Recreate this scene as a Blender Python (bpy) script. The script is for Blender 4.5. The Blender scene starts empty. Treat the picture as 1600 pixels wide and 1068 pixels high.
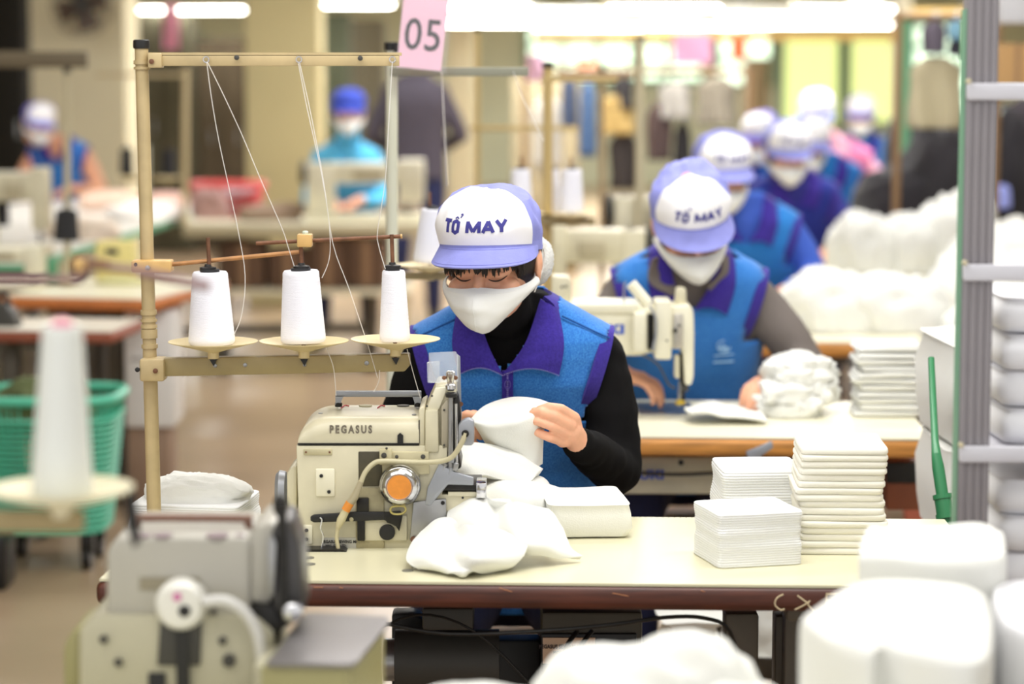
import bpy, bmesh, math, random
from mathutils import Vector, Matrix, Euler, noise
R = math.radians
PI = math.pi
sc = bpy.context.scene
C = sc.collection
# ------------------------------------------------------------------ camera
FPX = 3778.0
PITCH = R(6.45)
CAM = Vector((0, 0, 1.52))
cd = bpy.data.cameras.new('camera')
cd.sensor_width = 36.0
cd.lens = FPX / 1600 * 36.0
cd.clip_start = 0.05
cd.clip_end = 200
cd.dof.use_dof = True
cd.dof.focus_distance = 4.05
cd.dof.aperture_fstop = 2.5
cam = bpy.data.objects.new('camera', cd)
cam.location = CAM
cam.rotation_euler = (PI / 2 - PITCH, 0, 0)
C.objects.link(cam)
sc.camera = cam
# ------------------------------------------------------------------ light
w = bpy.data.worlds.new('front fill')  # even fill added through the open near end of the hall
sc.world = w
w.use_nodes = True
w.node_tree.nodes['Background'].inputs[0].default_value = (1.0, 0.99, 0.97, 1)
w.node_tree.nodes['Background'].inputs[1].default_value = 0.85
def area(name, loc, sx, sy, power, col=(1, .99, .97), rot=(0, 0, 0)):
    l = bpy.data.lights.new(name, 'AREA')
    l.shape = 'RECTANGLE'
    l.size = sx
    l.size_y = sy
    l.energy = power
    l.color = col
    o = bpy.data.objects.new(name, l)
    o.location = loc
    o.rotation_euler = rot
    C.objects.link(o)
    return o
AREAS = [(-0.9, 1.7, 30), (-0.6, 3.0, 45), (0.9, 3.6, 80), (0.3, 5.4, 85), (1.0, 7.2, 85), (-2.2, 8.5, 60),  # overhead tubes, plus fill added over the left foreground and far centre
         (1.7, 9.8, 110), (2.6, 13, 220), (0.2, 12.5, 200), (-3.4, 13, 105), (0.0, 17, 380), (4.5, 19, 420), (-3.5, 21, 200), (2.0, 26, 800), (-2.5, 27, 300)]
for i_, (ax, ay, ap) in enumerate(AREAS):
    area('tube_and_fill_light', (ax, ay, 2.72), 2.2, 0.5, ap * .42)
sc.view_settings.view_transform = 'Standard'
sc.view_settings.look = 'None'
sc.view_settings.gamma = 1.0
sc.view_settings.use_curve_mapping = False
sc.view_settings.exposure = 0.26
sc.cycles.use_denoising = True
sc.cycles.max_bounces = 6
sc.cycles.caustics_reflective = False
sc.cycles.caustics_refractive = False

# ------------------------------------------------------------------ projection helpers (photo pixel + real distance -> place)
ct, st = math.cos(PITCH), math.sin(PITCH)
def P(px, py, Y):
    u = (px - 800) / FPX
    v = (534 - py) / FPX
    d = Vector((u, ct + v * st, -st + v * ct))
    return CAM + d * (Y / d.y)
def G(px, py, z=0.75):
    u = (px - 800) / FPX
    v = (534 - py) / FPX
    d = Vector((u, ct + v * st, -st + v * ct))
    return CAM + d * ((z - CAM.z) / d.z)
def m(px, Y):
    """metres of px pixels at distance Y"""
    return px * Y / FPX

# ------------------------------------------------------------------ materials
def lin(c):
    return tuple((x / 12.92 if x <= .04045 else ((x + .055) / 1.055) ** 2.4) for x in c)
MATS = {}
def mat(name, rgb, rough=.6, metal=0, var=0.0, vscale=8, bump=0.0, bscale=200, emit=0, alpha=None, trans=0, streak=None, sheen=0, rgb2=None, spec=None, sub=0):
    if name in MATS:
        return MATS[name]
    M = bpy.data.materials.new(name)
    M.use_nodes = True
    nt = M.node_tree
    b = nt.nodes['Principled BSDF']
    col = lin([c / 255 for c in rgb])
    b.inputs['Base Color'].default_value = (*col, 1)
    b.inputs['Roughness'].default_value = rough
    b.inputs['Metallic'].default_value = metal
    if spec is not None:
        b.inputs['Specular IOR Level'].default_value = spec
    if sheen:
        b.inputs['Sheen Weight'].default_value = sheen
    if trans:
        b.inputs['Transmission Weight'].default_value = trans
        b.inputs['IOR'].default_value = 1.3
    if sub:
        b.inputs['Subsurface Weight'].default_value = sub
        b.inputs['Subsurface Radius'].default_value = (.012, .005, .003)
    if emit:
        b.inputs['Emission Color'].default_value = (*col, 1)
        b.inputs['Emission Strength'].default_value = emit
    tc = None
    if var or bump or streak:
        tc = nt.nodes.new('ShaderNodeTexCoord')
        mp = nt.nodes.new('ShaderNodeMapping')
        nt.links.new(tc.outputs['Object'], mp.inputs['Vector'])
        if streak:
            mp.inputs['Scale'].default_value = streak
    if var:
        n = nt.nodes.new('ShaderNodeTexNoise')
        n.inputs['Scale'].default_value = vscale
        n.inputs['Detail'].default_value = 5
        nt.links.new(mp.outputs[0], n.inputs['Vector'])
        r = nt.nodes.new('ShaderNodeValToRGB')
        r.color_ramp.elements[0].position = .3
        r.color_ramp.elements[1].position = .7
        c2 = lin([c / 255 for c in rgb2]) if rgb2 else tuple(max(0, x * (1 - var)) for x in col)
        c1 = col if rgb2 else tuple(min(1, x * (1 + var * .5)) for x in col)
        r.color_ramp.elements[0].color = (*c2, 1)
        r.color_ramp.elements[1].color = (*c1, 1)
        nt.links.new(n.outputs[0], r.inputs[0])
        nt.links.new(r.outputs[0], b.inputs['Base Color'])
    if bump:
        n2 = nt.nodes.new('ShaderNodeTexNoise')
        n2.inputs['Scale'].default_value = bscale
        n2.inputs['Detail'].default_value = 3
        nt.links.new(mp.outputs[0], n2.inputs['Vector'])
        bp = nt.nodes.new('ShaderNodeBump')
        bp.inputs['Strength'].default_value = bump
        bp.inputs['Distance'].default_value = .002
        nt.links.new(n2.outputs[0], bp.inputs['Height'])
        nt.links.new(bp.outputs[0], b.inputs['Normal'])
    MATS[name] = M
    return M

def vest_mat(name, rgb, rgb2):
    return mat(name, rgb, .95, var=.3, vscale=330, rgb2=rgb2, bump=.35, bscale=500, sheen=.25, spec=.1)

cream = mat('cream enamel', (208, 201, 174), .32, var=.12, vscale=14, bump=.02, bscale=60)
cream2 = mat('pale cream enamel', (228, 223, 200), .35, var=.06, vscale=10)
creamd = mat('dull cream enamel', (196, 187, 152), .45, var=.18, vscale=20)
tan = mat('tan enamel', (188, 167, 124), .42, var=.14, vscale=22, bump=.03, bscale=90)
olive = mat('olive tan enamel', (160, 143, 100), .45, var=.12, vscale=16)
tanblock = mat('tan plastic', (208, 168, 105), .4, var=.12, vscale=40)
rust = mat('rusty brown rod', (122, 82, 58), .5, metal=.3, var=.35, vscale=60)
woodrod = mat('copper brown rod', (176, 126, 78), .42, metal=.2, var=.25, vscale=50)
black = mat('black plastic', (22, 21, 22), .45)
blackm = mat('oily black metal', (34, 32, 30), .35, metal=.4, var=.4, vscale=50)
darkgrey = mat('dark grey', (62, 60, 56), .55, var=.2)
chrome = mat('chrome', (215, 215, 218), .16, metal=1, var=.06)
steel = mat('brushed steel', (165, 165, 166), .32, metal=.85, var=.12, vscale=30)
greymet = mat('grey metal', (160, 163, 170), .4, metal=.5, var=.08)
orange = mat('orange disc', (222, 140, 52), .5, var=.15, vscale=60)
thread_w = mat('white thread', (236, 236, 246), .85, bump=.5, bscale=60, streak=(1, 1, 22), sheen=.3)
thread_line = mat('thread line', (225, 222, 218), .8)
clothw = mat('white cloth', (230, 230, 225), .95, bump=.25, bscale=420, sheen=.2, spec=.1)
cloths = mat('off white folded cloth', (240, 241, 242), .95, bump=.5, bscale=300, streak=(1, 1, 6), spec=.1)
clothy = mat('ivory folded cloth', (241, 238, 226), .95, bump=.5, bscale=300, streak=(1, 1, 6), spec=.1)
seam = mat('grey seam', (150, 146, 140), .9)
laminate = mat('cream laminate', (218, 213, 182), .3, var=.05, vscale=3)
laminate2 = mat('pale laminate', (235, 230, 205), .35, var=.05, vscale=3)
edgebrown = mat('dark brown wood edge', (92, 44, 28), .42, var=.35, vscale=9, streak=(1, 14, 14), rgb2=(62, 28, 18))
edgewood = mat('orange wood edge', (205, 140, 66), .5, var=.3, vscale=9, streak=(1, 12, 12))
legmet = mat('grey brown steel leg', (98, 90, 78), .5, metal=.2, var=.2)
skin = mat('skin', (238, 178, 146), .5, var=.10, vscale=45, bump=.12, bscale=300, sub=.15)
skin2 = mat('tan skin', (226, 166, 134), .55, var=.1, vscale=30)
lip = mat('dark hair', (34, 24, 20), .55, var=.4, vscale=90, bump=.6, bscale=200, streak=(6, 6, 1))
vestblue = vest_mat('blue fleece', (72, 144, 218), (42, 106, 194))
vestblue2 = vest_mat('sky blue fleece', (58, 140, 214), (32, 108, 192))
vestdk = vest_mat('deep blue fleece', (52, 66, 160), (36, 44, 130))
vestpk = vest_mat('pink knit', (226, 138, 176), (205, 110, 155))
collarm = mat('indigo fleece', (64, 50, 150), .95, var=.2, vscale=200, bump=.3, bscale=400, sheen=.2, spec=.1)
knitblack = mat('black knit', (16, 15, 16), .9, bump=.3, bscale=500, streak=(1, 1, 3), spec=.15)
knitgrey = mat('grey knit', (120, 112, 108), .9, bump=.3, bscale=300, spec=.15)
capw = mat('white cotton', (242, 241, 245), .85, bump=.12, bscale=300, spec=.2)
capl = mat('lavender cotton', (144, 148, 216), .85, var=.08, vscale=40, bump=.15, bscale=300, spec=.2)
capb = mat('royal blue cotton', (50, 70, 170), .85)
maskm = mat('white mask cotton', (232, 232, 230), .9, bump=.12, bscale=350, spec=.15)
ink = mat('violet blue print', (62, 60, 140), .8)
inkg = mat('grey print', (112, 104, 92), .6)
inkblue = mat('bright blue print', (40, 84, 190), .5)
netm = mat('white hair net', (225, 225, 222), .95, bump=1.0, bscale=260)
denim = mat('denim blue', (70, 96, 140), .9, var=.2)
trouser = mat('dark navy cloth', (30, 34, 70), .9)
pinkcard = mat('pink card', (248, 200, 218), .6)
inkdark = mat('dark print', (58, 48, 52), .7)
def clear_mat(a=.28):
    M = bpy.data.materials.new('clear acrylic')
    M.use_nodes = True
    nt = M.node_tree
    b = nt.nodes['Principled BSDF']
    b.inputs['Base Color'].default_value = (.86, .9, .95, 1)
    b.inputs['Roughness'].default_value = .12
    b.inputs['Alpha'].default_value = a
    return M
clear = clear_mat()
clear2 = clear_mat(.07)

# ------------------------------------------------------------------ mesh builder
def rotm(rot):
    return Euler(rot).to_matrix()
class MB:
    def __init__(s):
        s.bm = bmesh.new()
    def box(s, c, size, rot=(0, 0, 0), bev=0, seg=2):
        b = bmesh.new()
        bmesh.ops.create_cube(b, size=1)
        for v in b.verts:
            v.co = Vector((v.co.x * size[0], v.co.y * size[1], v.co.z * size[2]))
        if bev:
            bmesh.ops.bevel(b, geom=list(b.edges), offset=bev, segments=seg, affect='EDGES', profile=.5)
        Rm = rotm(rot)
        c = Vector(c)
        for v in b.verts:
            v.co = Rm @ v.co + c
        s.merge(b)
        return s
    def span(s, a, b, bev=0, seg=2):
        a, b = Vector(a), Vector(b)
        return s.box((a + b) / 2, tuple(abs(x) for x in (b - a)), bev=bev, seg=seg)
    def merge(s, b):
        me = bpy.data.meshes.new('t')
        b.to_mesh(me)
        b.free()
        s.bm.from_mesh(me)
        bpy.data.meshes.remove(me)
    def rings(s, rings, caps=True, closed=False):
        prev = first = None
        for ring in rings:
            vs = [s.bm.verts.new(p) for p in ring]
            n = len(vs)
            if prev:
                for i in range(n):
                    s.bm.faces.new((prev[i], prev[(i + 1) % n], vs[(i + 1) % n], vs[i]))
            else:
                first = vs
            prev = vs
        if closed:
            for i in range(n):
                s.bm.faces.new((prev[i], prev[(i + 1) % n], first[(i + 1) % n], first[i]))
        elif caps:
            s.bm.faces.new(list(reversed(first)))
            s.bm.faces.new(prev)
        return s
    def cyl(s, p0, p1, r0, r1=None, n=16):
        return s.tube([p0, p1], [r0, r0 if r1 is None else r1], n, sub=0)
    def tube(s, pts, r, n=8, sub=4, flat=1.0):
        pts = [Vector(p) for p in pts]
        rs = list(r) if isinstance(r, (list, tuple)) else [r] * len(pts)
        if sub and len(pts) > 2:
            q, qr = [], []
            for i in range(len(pts) - 1):
                a, b, c, d = pts[max(i - 1, 0)], pts[i], pts[i + 1], pts[min(i + 2, len(pts) - 1)]
                for k in range(sub):
                    t = k / sub
                    q.append(.5 * ((2 * b) + (c - a) * t + (2 * a - 5 * b + 4 * c - d) * t * t + (3 * b - a - 3 * c + d) * t ** 3))
                    qr.append(rs[i] * (1 - t) + rs[i + 1] * t)
            q.append(pts[-1]); qr.append(rs[-1])
            pts, rs = q, qr
        t0 = (pts[1] - pts[0]).normalized()
        up = Vector((0, 0, 1)) if abs(t0.z) < .9 else Vector((0, 1, 0))
        nx = t0.cross(up).normalized()
        rings = []
        for i, p in enumerate(pts):
            t = (pts[min(i + 1, len(pts) - 1)] - pts[max(i - 1, 0)]).normalized()
            nx = (nx - t * nx.dot(t)).normalized()
            ny = t.cross(nx)
            rings.append([p + nx * math.cos(a) * rs[i] + ny * math.sin(a) * rs[i] * flat for a in [2 * PI * k / n for k in range(n)]])
        return s.rings(rings)
    def lathe(s, o, prof, n=32, axis=(0, 0, 1), caps=True):
        q = Vector((0, 0, 1)).rotation_difference(Vector(axis).normalized())
        o = Vector(o)
        return s.rings([[o + q @ Vector((max(r, 1e-5) * math.cos(2 * PI * k / n), max(r, 1e-5) * math.sin(2 * PI * k / n), z)) for k in range(n)] for r, z in prof], caps)
    def ell(s, c, r, rot=(0, 0, 0), nu=24, nv=14):
        Rm = rotm(rot) if not isinstance(rot, Matrix) else rot
        c = Vector(c)
        rg = []
        for j in range(nv + 1):
            a = -PI / 2 + PI * (j + .01) / (nv + .02)
            rg.append([c + Rm @ Vector((r[0] * math.cos(a) * math.cos(2 * PI * i / nu), r[1] * math.cos(a) * math.sin(2 * PI * i / nu), r[2] * math.sin(a))) for i in range(nu)])
        return s.rings(rg)
    def cap(s, p0, p1, r0, r1=None, n=16):
        """tapered capsule"""
        r1 = r0 if r1 is None else r1
        p0, p1 = Vector(p0), Vector(p1)
        L = (p1 - p0).length
        prof = [(r0 * math.cos(a), r0 * math.sin(a)) for a in [-PI / 2 + PI / 2 * k / 5 for k in range(6)]]
        prof += [(r1 * math.cos(a), L + r1 * math.sin(a)) for a in [PI / 2 * k / 5 for k in range(6)]]
        return s.lathe(p0, prof, n, p1 - p0)
    def prism(s, pts, depth, bev=0, seg=2, dirv=(0, 1, 0)):
        b = bmesh.new()
        d = Vector(dirv) * depth
        a = [b.verts.new(p) for p in pts]
        f = b.faces.new(a)
        r = bmesh.ops.extrude_face_region(b, geom=[f])
        for v in r['geom']:
            if isinstance(v, bmesh.types.BMVert):
                v.co += d
        bmesh.ops.recalc_face_normals(b, faces=b.faces)
        if bev:
            bmesh.ops.bevel(b, geom=list(b.edges), offset=bev, segments=seg, affect='EDGES', profile=.5, clamp_overlap=True)
        s.merge(b)
        return s
    def pprism(s, pxs, Y, depth, bev=0, seg=2):
        return s.prism([P(x, y, Y) for x, y in pxs], depth, bev, seg)
    def pbox(s, x0, y0, x1, y1, Y, depth, bev=0, seg=2):
        """upright box whose front face fills a photo rectangle at distance Y"""
        a, b = P(x0, y1, Y), P(x1, y0, Y)
        return s.span((a.x, Y, a.z), (b.x, Y + depth, b.z), bev, seg)
    def grid(s, rows, flip=False):
        V = [[s.bm.verts.new(p) for p in r] for r in rows]
        for i in range(len(V) - 1):
            for j in range(len(V[0]) - 1):
                q = (V[i][j], V[i][j + 1], V[i + 1][j + 1], V[i + 1][j])
                s.bm.faces.new(q[::-1] if flip else q)
        return s
    def sheet(s, rows, th):
        """closed thin sheet from a grid of points"""
        n = len(rows); k = len(rows[0])
        nor = []
        for i in range(n):
            l = []
            for j in range(k):
                du = rows[min(i + 1, n - 1)][j] - rows[max(i - 1, 0)][j]
                dv = rows[i][min(j + 1, k - 1)] - rows[i][max(j - 1, 0)]
                c = du.cross(dv)
                l.append(c.normalized() if c.length > 1e-12 else Vector((0, -1, 0)))
            nor.append(l)
        A = [[s.bm.verts.new(rows[i][j] + nor[i][j] * th / 2) for j in range(k)] for i in range(n)]
        B = [[s.bm.verts.new(rows[i][j] - nor[i][j] * th / 2) for j in range(k)] for i in range(n)]
        f = s.bm.faces.new
        for i in range(n - 1):
            for j in range(k - 1):
                f((A[i][j], A[i][j + 1], A[i + 1][j + 1], A[i + 1][j]))
                f((B[i][j], B[i + 1][j], B[i + 1][j + 1], B[i][j + 1]))
        for i in range(n - 1):
            f((A[i][0], A[i + 1][0], B[i + 1][0], B[i][0]))
            f((A[i + 1][k - 1], A[i][k - 1], B[i][k - 1], B[i + 1][k - 1]))
        for j in range(k - 1):
            f((A[0][j + 1], A[0][j], B[0][j], B[0][j + 1]))
            f((A[n - 1][j], A[n - 1][j + 1], B[n - 1][j + 1], B[n - 1][j]))
        return s
    def text(s, txt, size, fn, th=.0004, offset=0.0, shear=0, sx=1.0, align='CENTER', spacing=1.0):
        """flat lettering; fn(x, y, z) -> point"""
        cu = bpy.data.curves.new('t', 'FONT')
        cu.body = txt
        cu.size = size
        cu.extrude = th
        cu.offset = offset
        cu.shear = shear
        cu.align_x = align
        cu.space_character = spacing
        cu.align_y = 'CENTER'
        cu.resolution_u = 3
        o = bpy.data.objects.new('t', cu)
        C.objects.link(o)
        dg = bpy.context.evaluated_depsgraph_get()
        me = bpy.data.meshes.new_from_object(o.evaluated_get(dg))
        b = bmesh.new()
        b.from_mesh(me)
        for v in b.verts:
            v.co = Vector(fn(v.co.x * sx, v.co.y, v.co.z))
        bpy.data.objects.remove(o)
        bpy.data.curves.remove(cu)
        bpy.data.meshes.remove(me)
        s.merge(b)
        return s
    def build(s, name, material, parent=None, smooth=True, angle=38, fn=None, origin=None):
        bm = s.bm
        if fn:
            for v in bm.verts:
                v.co = fn(v.co)
        bmesh.ops.recalc_face_normals(bm, faces=bm.faces)
        me = bpy.data.meshes.new(name)
        bm.to_mesh(me)
        bm.free()
        return link(name, me, material, parent, smooth, angle, origin)

def world_loc(o):
    l = Vector((0, 0, 0))
    while o:
        l += o.location
        o = o.parent
    return l
def link(name, me, material, parent=None, smooth=True, angle=38, origin=None):
    me.name = name
    for mt in (material if isinstance(material, (list, tuple)) else [material]):
        me.materials.append(mt)
    if smooth:
        me.polygons.foreach_set('use_smooth', [True] * len(me.polygons))
        try:
            me.set_sharp_from_angle(angle=R(angle))
        except Exception:
            pass
    o = bpy.data.objects.new(name, me)
    C.objects.link(o)
    if parent:
        me.transform(Matrix.Translation(-world_loc(parent)))
        o.parent = parent
    else:
        if origin is None:
            xs = [v.co for v in me.vertices]
            lo = [min(c[i] for c in xs) for i in range(3)]
            hi = [max(c[i] for c in xs) for i in range(3)]
            origin = ((lo[0] + hi[0]) / 2, (lo[1] + hi[1]) / 2, lo[2])
        me.transform(Matrix.Translation(-Vector(origin)))
        o.location = origin
    return o
def blob(mb, voxel, smooth=4, fn=None, factor=.5):
    """one continuous skin around overlapping solids"""
    bmesh.ops.recalc_face_normals(mb.bm, faces=mb.bm.faces)
    me = bpy.data.meshes.new('t')
    mb.bm.to_mesh(me)
    mb.bm.free()
    o = bpy.data.objects.new('t', me)
    C.objects.link(o)
    md = o.modifiers.new('r', 'REMESH')
    md.mode = 'VOXEL'
    md.voxel_size = voxel
    if smooth:
        s2 = o.modifiers.new('s', 'SMOOTH')
        s2.iterations = smooth
        s2.factor = factor
    dg = bpy.context.evaluated_depsgraph_get()
    out = bpy.data.meshes.new_from_object(o.evaluated_get(dg))
    bpy.data.objects.remove(o)
    bpy.data.meshes.remove(me)
    if fn:
        ns = [v.normal.copy() for v in out.vertices]
        cs = [v.co.copy() for v in out.vertices]
        for v, n, c in zip(out.vertices, ns, cs):
            v.co = fn(c, n)
    return out
def thing(name, label, cat, loc=(0, 0, 0), group=None):
    o = bpy.data.objects.new(name, None)
    o.empty_display_size = .05
    C.objects.link(o)
    o.location = loc
    o['label'] = label
    o['category'] = cat
    if group:
        o['group'] = group
    return o
def tag(o, label, cat, group=None, kind=None):
    if label:
        o['label'] = label
    if cat:
        o['category'] = cat
    if group:
        o['group'] = group
    if kind:
        o['kind'] = kind
    return o
def struct(o):
    o['kind'] = 'structure'
    return o
def dup(o, loc, rz=0, label=None, group=None):
    r = o.copy()
    C.objects.link(r)
    r.location = loc
    r.rotation_euler = (0, 0, rz)
    if label:
        r['label'] = label
    if group:
        r['group'] = group
    for ch in o.children:
        c = ch.copy()
        C.objects.link(c)
        c.parent = r
        for g in ch.children:
            d = g.copy()
            C.objects.link(d)
            d.parent = c
    return r
def nz(p, sc_, seed=0):
    return noise.noise(Vector(p) * sc_ + Vector((seed * 7.31, seed * 3.17, seed * 1.93)))
def spline(pts, n):
    """n points along a Catmull-Rom curve"""
    pts = [Vector(p) for p in pts]
    k = len(pts) - 1
    out = []
    for i in range(n):
        t = i / (n - 1) * k
        j = min(int(t), k - 1)
        t -= j
        a, b, c, d = pts[max(j - 1, 0)], pts[j], pts[j + 1], pts[min(j + 2, k)]
        out.append(.5 * ((2 * b) + (c - a) * t + (2 * a - 5 * b + 4 * c - d) * t * t + (3 * b - a - 3 * c + d) * t ** 3))
    return out
def patch(ctrl, nu, nv):
    rows = [spline(r, nv) for r in ctrl]
    cols = [spline([r[j] for r in rows], nu) for j in range(nv)]
    return [[cols[j][i] for j in range(nv)] for i in range(nu)]
#MARK_STRUCT
# ------------------------------------------------------------------ the hall
floor_m = mat('polished tan floor', (178, 155, 128), .3, var=.14, vscale=1.2, rgb2=(154, 132, 106))
wall_m = mat('cream wall paint', (214, 204, 164), .8, var=.08, vscale=1.5)
wall2_m = mat('pale green grey wall paint', (205, 208, 180), .8, var=.1, vscale=1.5)
ceil_m = mat('ceiling paint', (200, 198, 180), .9)
dark_m = mat('dark opening', (40, 38, 34), .9)
struct(MB().span((-9, 1.0, -.12), (10, 32, 0)).build('floor', floor_m))
struct(MB().span((-9, 1.0, 4.2), (10, 32, 4.35)).build('ceiling', ceil_m))
struct(MB().span((-9.15, 1.0, 0), (-9, 32, 4.2)).build('wall_left', wall_m))
struct(MB().span((10, 1.0, 0), (10.15, 32, 4.2)).build('wall_right', wall_m))
bw = struct(MB().span((-9.15, 32, 0), (10.15, 32.2, 4.35)).build('wall_back', wall2_m))
glass_day = mat('daylit window glass', (215, 235, 210), .4, emit=2.2)
glass_green = mat('daylit pale green glass', (216, 228, 150), .5, emit=1.0)
framem = mat('sage green frame', (110, 150, 120), .6)
def window(n, x0, x1, z0, z1, mt, cols=4, rws=3):
    f = MB()
    Y = 31.9
    for k in range(cols + 1):
        x = x0 + (x1 - x0) * k / cols
        f.span((x - .03, Y, z0), (x + .03, Y + .1, z1))
    for k in range(rws + 1):
        z = z0 + (z1 - z0) * k / rws
        f.span((x0, Y + .005, z - .03), (x1, Y + .095, z + .03))
    o = struct(f.build('window_%d' % n, framem, smooth=False))
    MB().span((x0, Y + .05, z0), (x1, Y + .07, z1)).build('window_pane', mt, o, smooth=False)
window(1, .2, 2.5, 1.35, 2.3, glass_day, 5, 4)
window(2, 2.7, 3.4, 1.3, 2.3, glass_day, 2, 3)
window(3, 3.55, 4.3, .8, 1.95, glass_green, 1, 1)
window(4, 4.42, 5.1, .8, 1.95, glass_green, 1, 1)
window(5, 5.25, 6.2, .9, 2.1, glass_day, 3, 4)
window(6, -4.9, -4.0, .8, 1.9, glass_day, 2, 2)
# pillars
def pillar(n, px0, px1, Y, d, mt):
    a, b = P(px0, 300, Y).x, P(px1, 300, Y).x
    return struct(MB().span((a, Y, 0), (b, Y + d, 4.2), bev=.02).build('column_%d' % n, mt))
colm = mat('beige column paint', (200, 188, 142), .75, var=.06, vscale=2)
colm2 = mat('pale cream column paint', (222, 214, 184), .75, var=.06, vscale=2)
pillar(1, 52, 200, 16.2, .6, colm2)
pillar(2, 385, 500, 15.5, .5, colm)
pillar(3, 1395, 1420, 21, .3, colm2)
pillar(4, 700, 742, 24, .4, colm2)
# dark openings and cabinets along the left and centre of the hall
def cabinet(px0, py0, px1, Y, d, label, mt, doors=2, name='storage_cabinet'):
    a, b, z = P(px0, 300, Y).x, P(px1, 300, Y).x, P(800, py0, Y).z
    t = thing(name, label, 'cabinet', ((a + b) / 2, Y + d / 2, 0))
    MB().span((a, Y, 0), (b, Y + d, z), bev=.01).build('cabinet_body', mt, t)
    for k in range(doors):
        x0 = a + (b - a) * k / doors + .015
        x1 = a + (b - a) * (k + 1) / doors - .015
        dr = MB().span((x0, Y - .02, .08), (x1, Y, z - .05), bev=.005).build('door', mt, t)
        MB().span((x1 - .05, Y - .035, z * .5), (x1 - .03, Y - .02, z * .5 + .12)).build('handle', steel, dr)
    return t
cabinet(-80, -20, 44, 17, .5, 'tall black cabinet at the far left beside the pale pillar', dark_m)  # stands in for a dark opening, no cabinet there
cabinet(206, 20, 300, 20, .5, 'tall dark olive cabinet right of the pale left pillar', mat('dark olive paint', (74, 70, 52), .8), 2)
cabinet(302, 60, 384, 20.5, .5, 'dark brown cabinet between the cream pillar and the beige pillar', mat('dark brown paint', (84, 72, 54), .8), 2)
cabinet(502, 20, 545, 20, .5, 'tall dark green grey cabinet just right of the beige pillar', mat('green grey paint', (96, 104, 84), .8), 1)
cabinet(547, 30, 600, 21, .5, 'tall grey cabinet behind the worker in the royal blue cap', mat('mid grey paint', (118, 112, 92), .8), 1)
cabinet(800, 120, 905, 18, .5, 'low grey brown cupboard behind the row of thread stands', mat('taupe paint', (150, 138, 110), .8), 2)
cabinet(1165, 90, 1200, 24, .5, 'narrow brown cabinet under the far green windows', mat('umber paint', (120, 104, 76), .8), 1)
# hanging tube lamps
lampm = mat('lamp tube', (255, 252, 244), .5, emit=18)
lampbody = mat('lamp reflector', (238, 238, 228), .5)
LAMPS = [(215, 400, 13, 20.0, 'far left, over the dark cabinets'),
         (500, 618, 4, 18.5, 'over the gap right of the beige pillar'),
         (690, 835, 8, 15.2, 'nearest, just right of the number card'),
         (800, 940, 28, 18.0, 'over the middle row, left half'),
         (945, 1130, 10, 16.0, 'high over the middle aisle'),
         (1120, 1275, 22, 18.2, 'above the pink paper sheet'),
         (1240, 1400, 12, 17.0, 'above the yellow green windows'),
         (1180, 1410, 36, 22.0, 'low and far, under the brightest lamp on the right'),
         (830, 1010, 40, 24.0, 'far back, lowest over the middle of the hall'),
         (1010, 1180, 38, 23.2, 'far back, above the pink paper sheet'),
         (690, 830, 34, 22.5, 'far back above the thread stands'),
         (1330, 1372, 5, 14.0, 'short one near the right pillar')]
for i, (a, b, y, Y, where) in enumerate(LAMPS):
    p0, p1 = P(a, y, Y), P(b, y, Y)
    t = thing('tube_lamp', 'hanging white fluorescent tube lamp, ' + where, 'lamp', ((p0.x + p1.x) / 2, Y, p0.z))
    MB().prism([(p0.x, Y - .16, p0.z - .01), (p0.x, Y - .07, p0.z + .07), (p0.x, Y + .07, p0.z + .07), (p0.x, Y + .16, p0.z - .01), (p0.x, Y + .06, p0.z + .05), (p0.x, Y - .06, p0.z + .05)], p1.x - p0.x, dirv=(1, 0, 0)).build('reflector', lampbody, t, smooth=False)
    for dy in (-.06, .06):
        MB().cyl((p0.x + .03, Y + dy, p0.z), (p1.x - .03, Y + dy, p0.z), .024, n=10).build('tube', lampm, t)
    for x in (p0.x + .15, p1.x - .15):
        MB().cyl((x, Y, p0.z + .06), (x, Y, 4.2), .006, n=6).build('hanger', steel, t)
for i, (a, y, Y, r, where) in enumerate([(205, 52, 22, .07, 'leftmost'), (292, 62, 22, .08, 'below the far left tube lamp'), (1412, 48, 20, .06, 'beside the right pillar')]):
    p = P(a, y, Y)
    t = thing('globe_lamp', 'small round white lamp in the far hall, ' + where, 'lamp', p)
    MB().ell(p, (r, r, r)).build('globe', lampm, t)
    MB().cyl(p + Vector((0, 0, r * .8)), (p.x, p.y, 4.2), .008, n=6).build('hanger', steel, t)
reflm = mat('amber lamp reflection', (236, 196, 110), .5)  # added bars, their amber standing in for the warm lamp reflection
for a, b, y, Y, lab in [(835, 1425, 56, 16.0, 'long amber cable tray hanging under the lamps over the middle rows'), (1425, 1530, 22, 14.5, 'short amber cable tray at the upper right beside the grey rack post')]:
    p0, p1 = P(a, y, Y), P(b, y, Y)
    t = thing('reflection_bar', lab, 'cable tray', (p0.x, Y, p0.z))
    MB().span((p0.x, Y - .05, p0.z - .03), (p1.x, Y + .05, p0.z + .03), bev=.008).build('bar_body', reflm, t)
    k = 0
    x = p0.x + .3
    while x < p1.x:
        MB().cyl((x, Y, p0.z + .03), (x, Y, 4.2), .006, n=6).build('hanger', steel, t)
        x += 1.1
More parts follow.
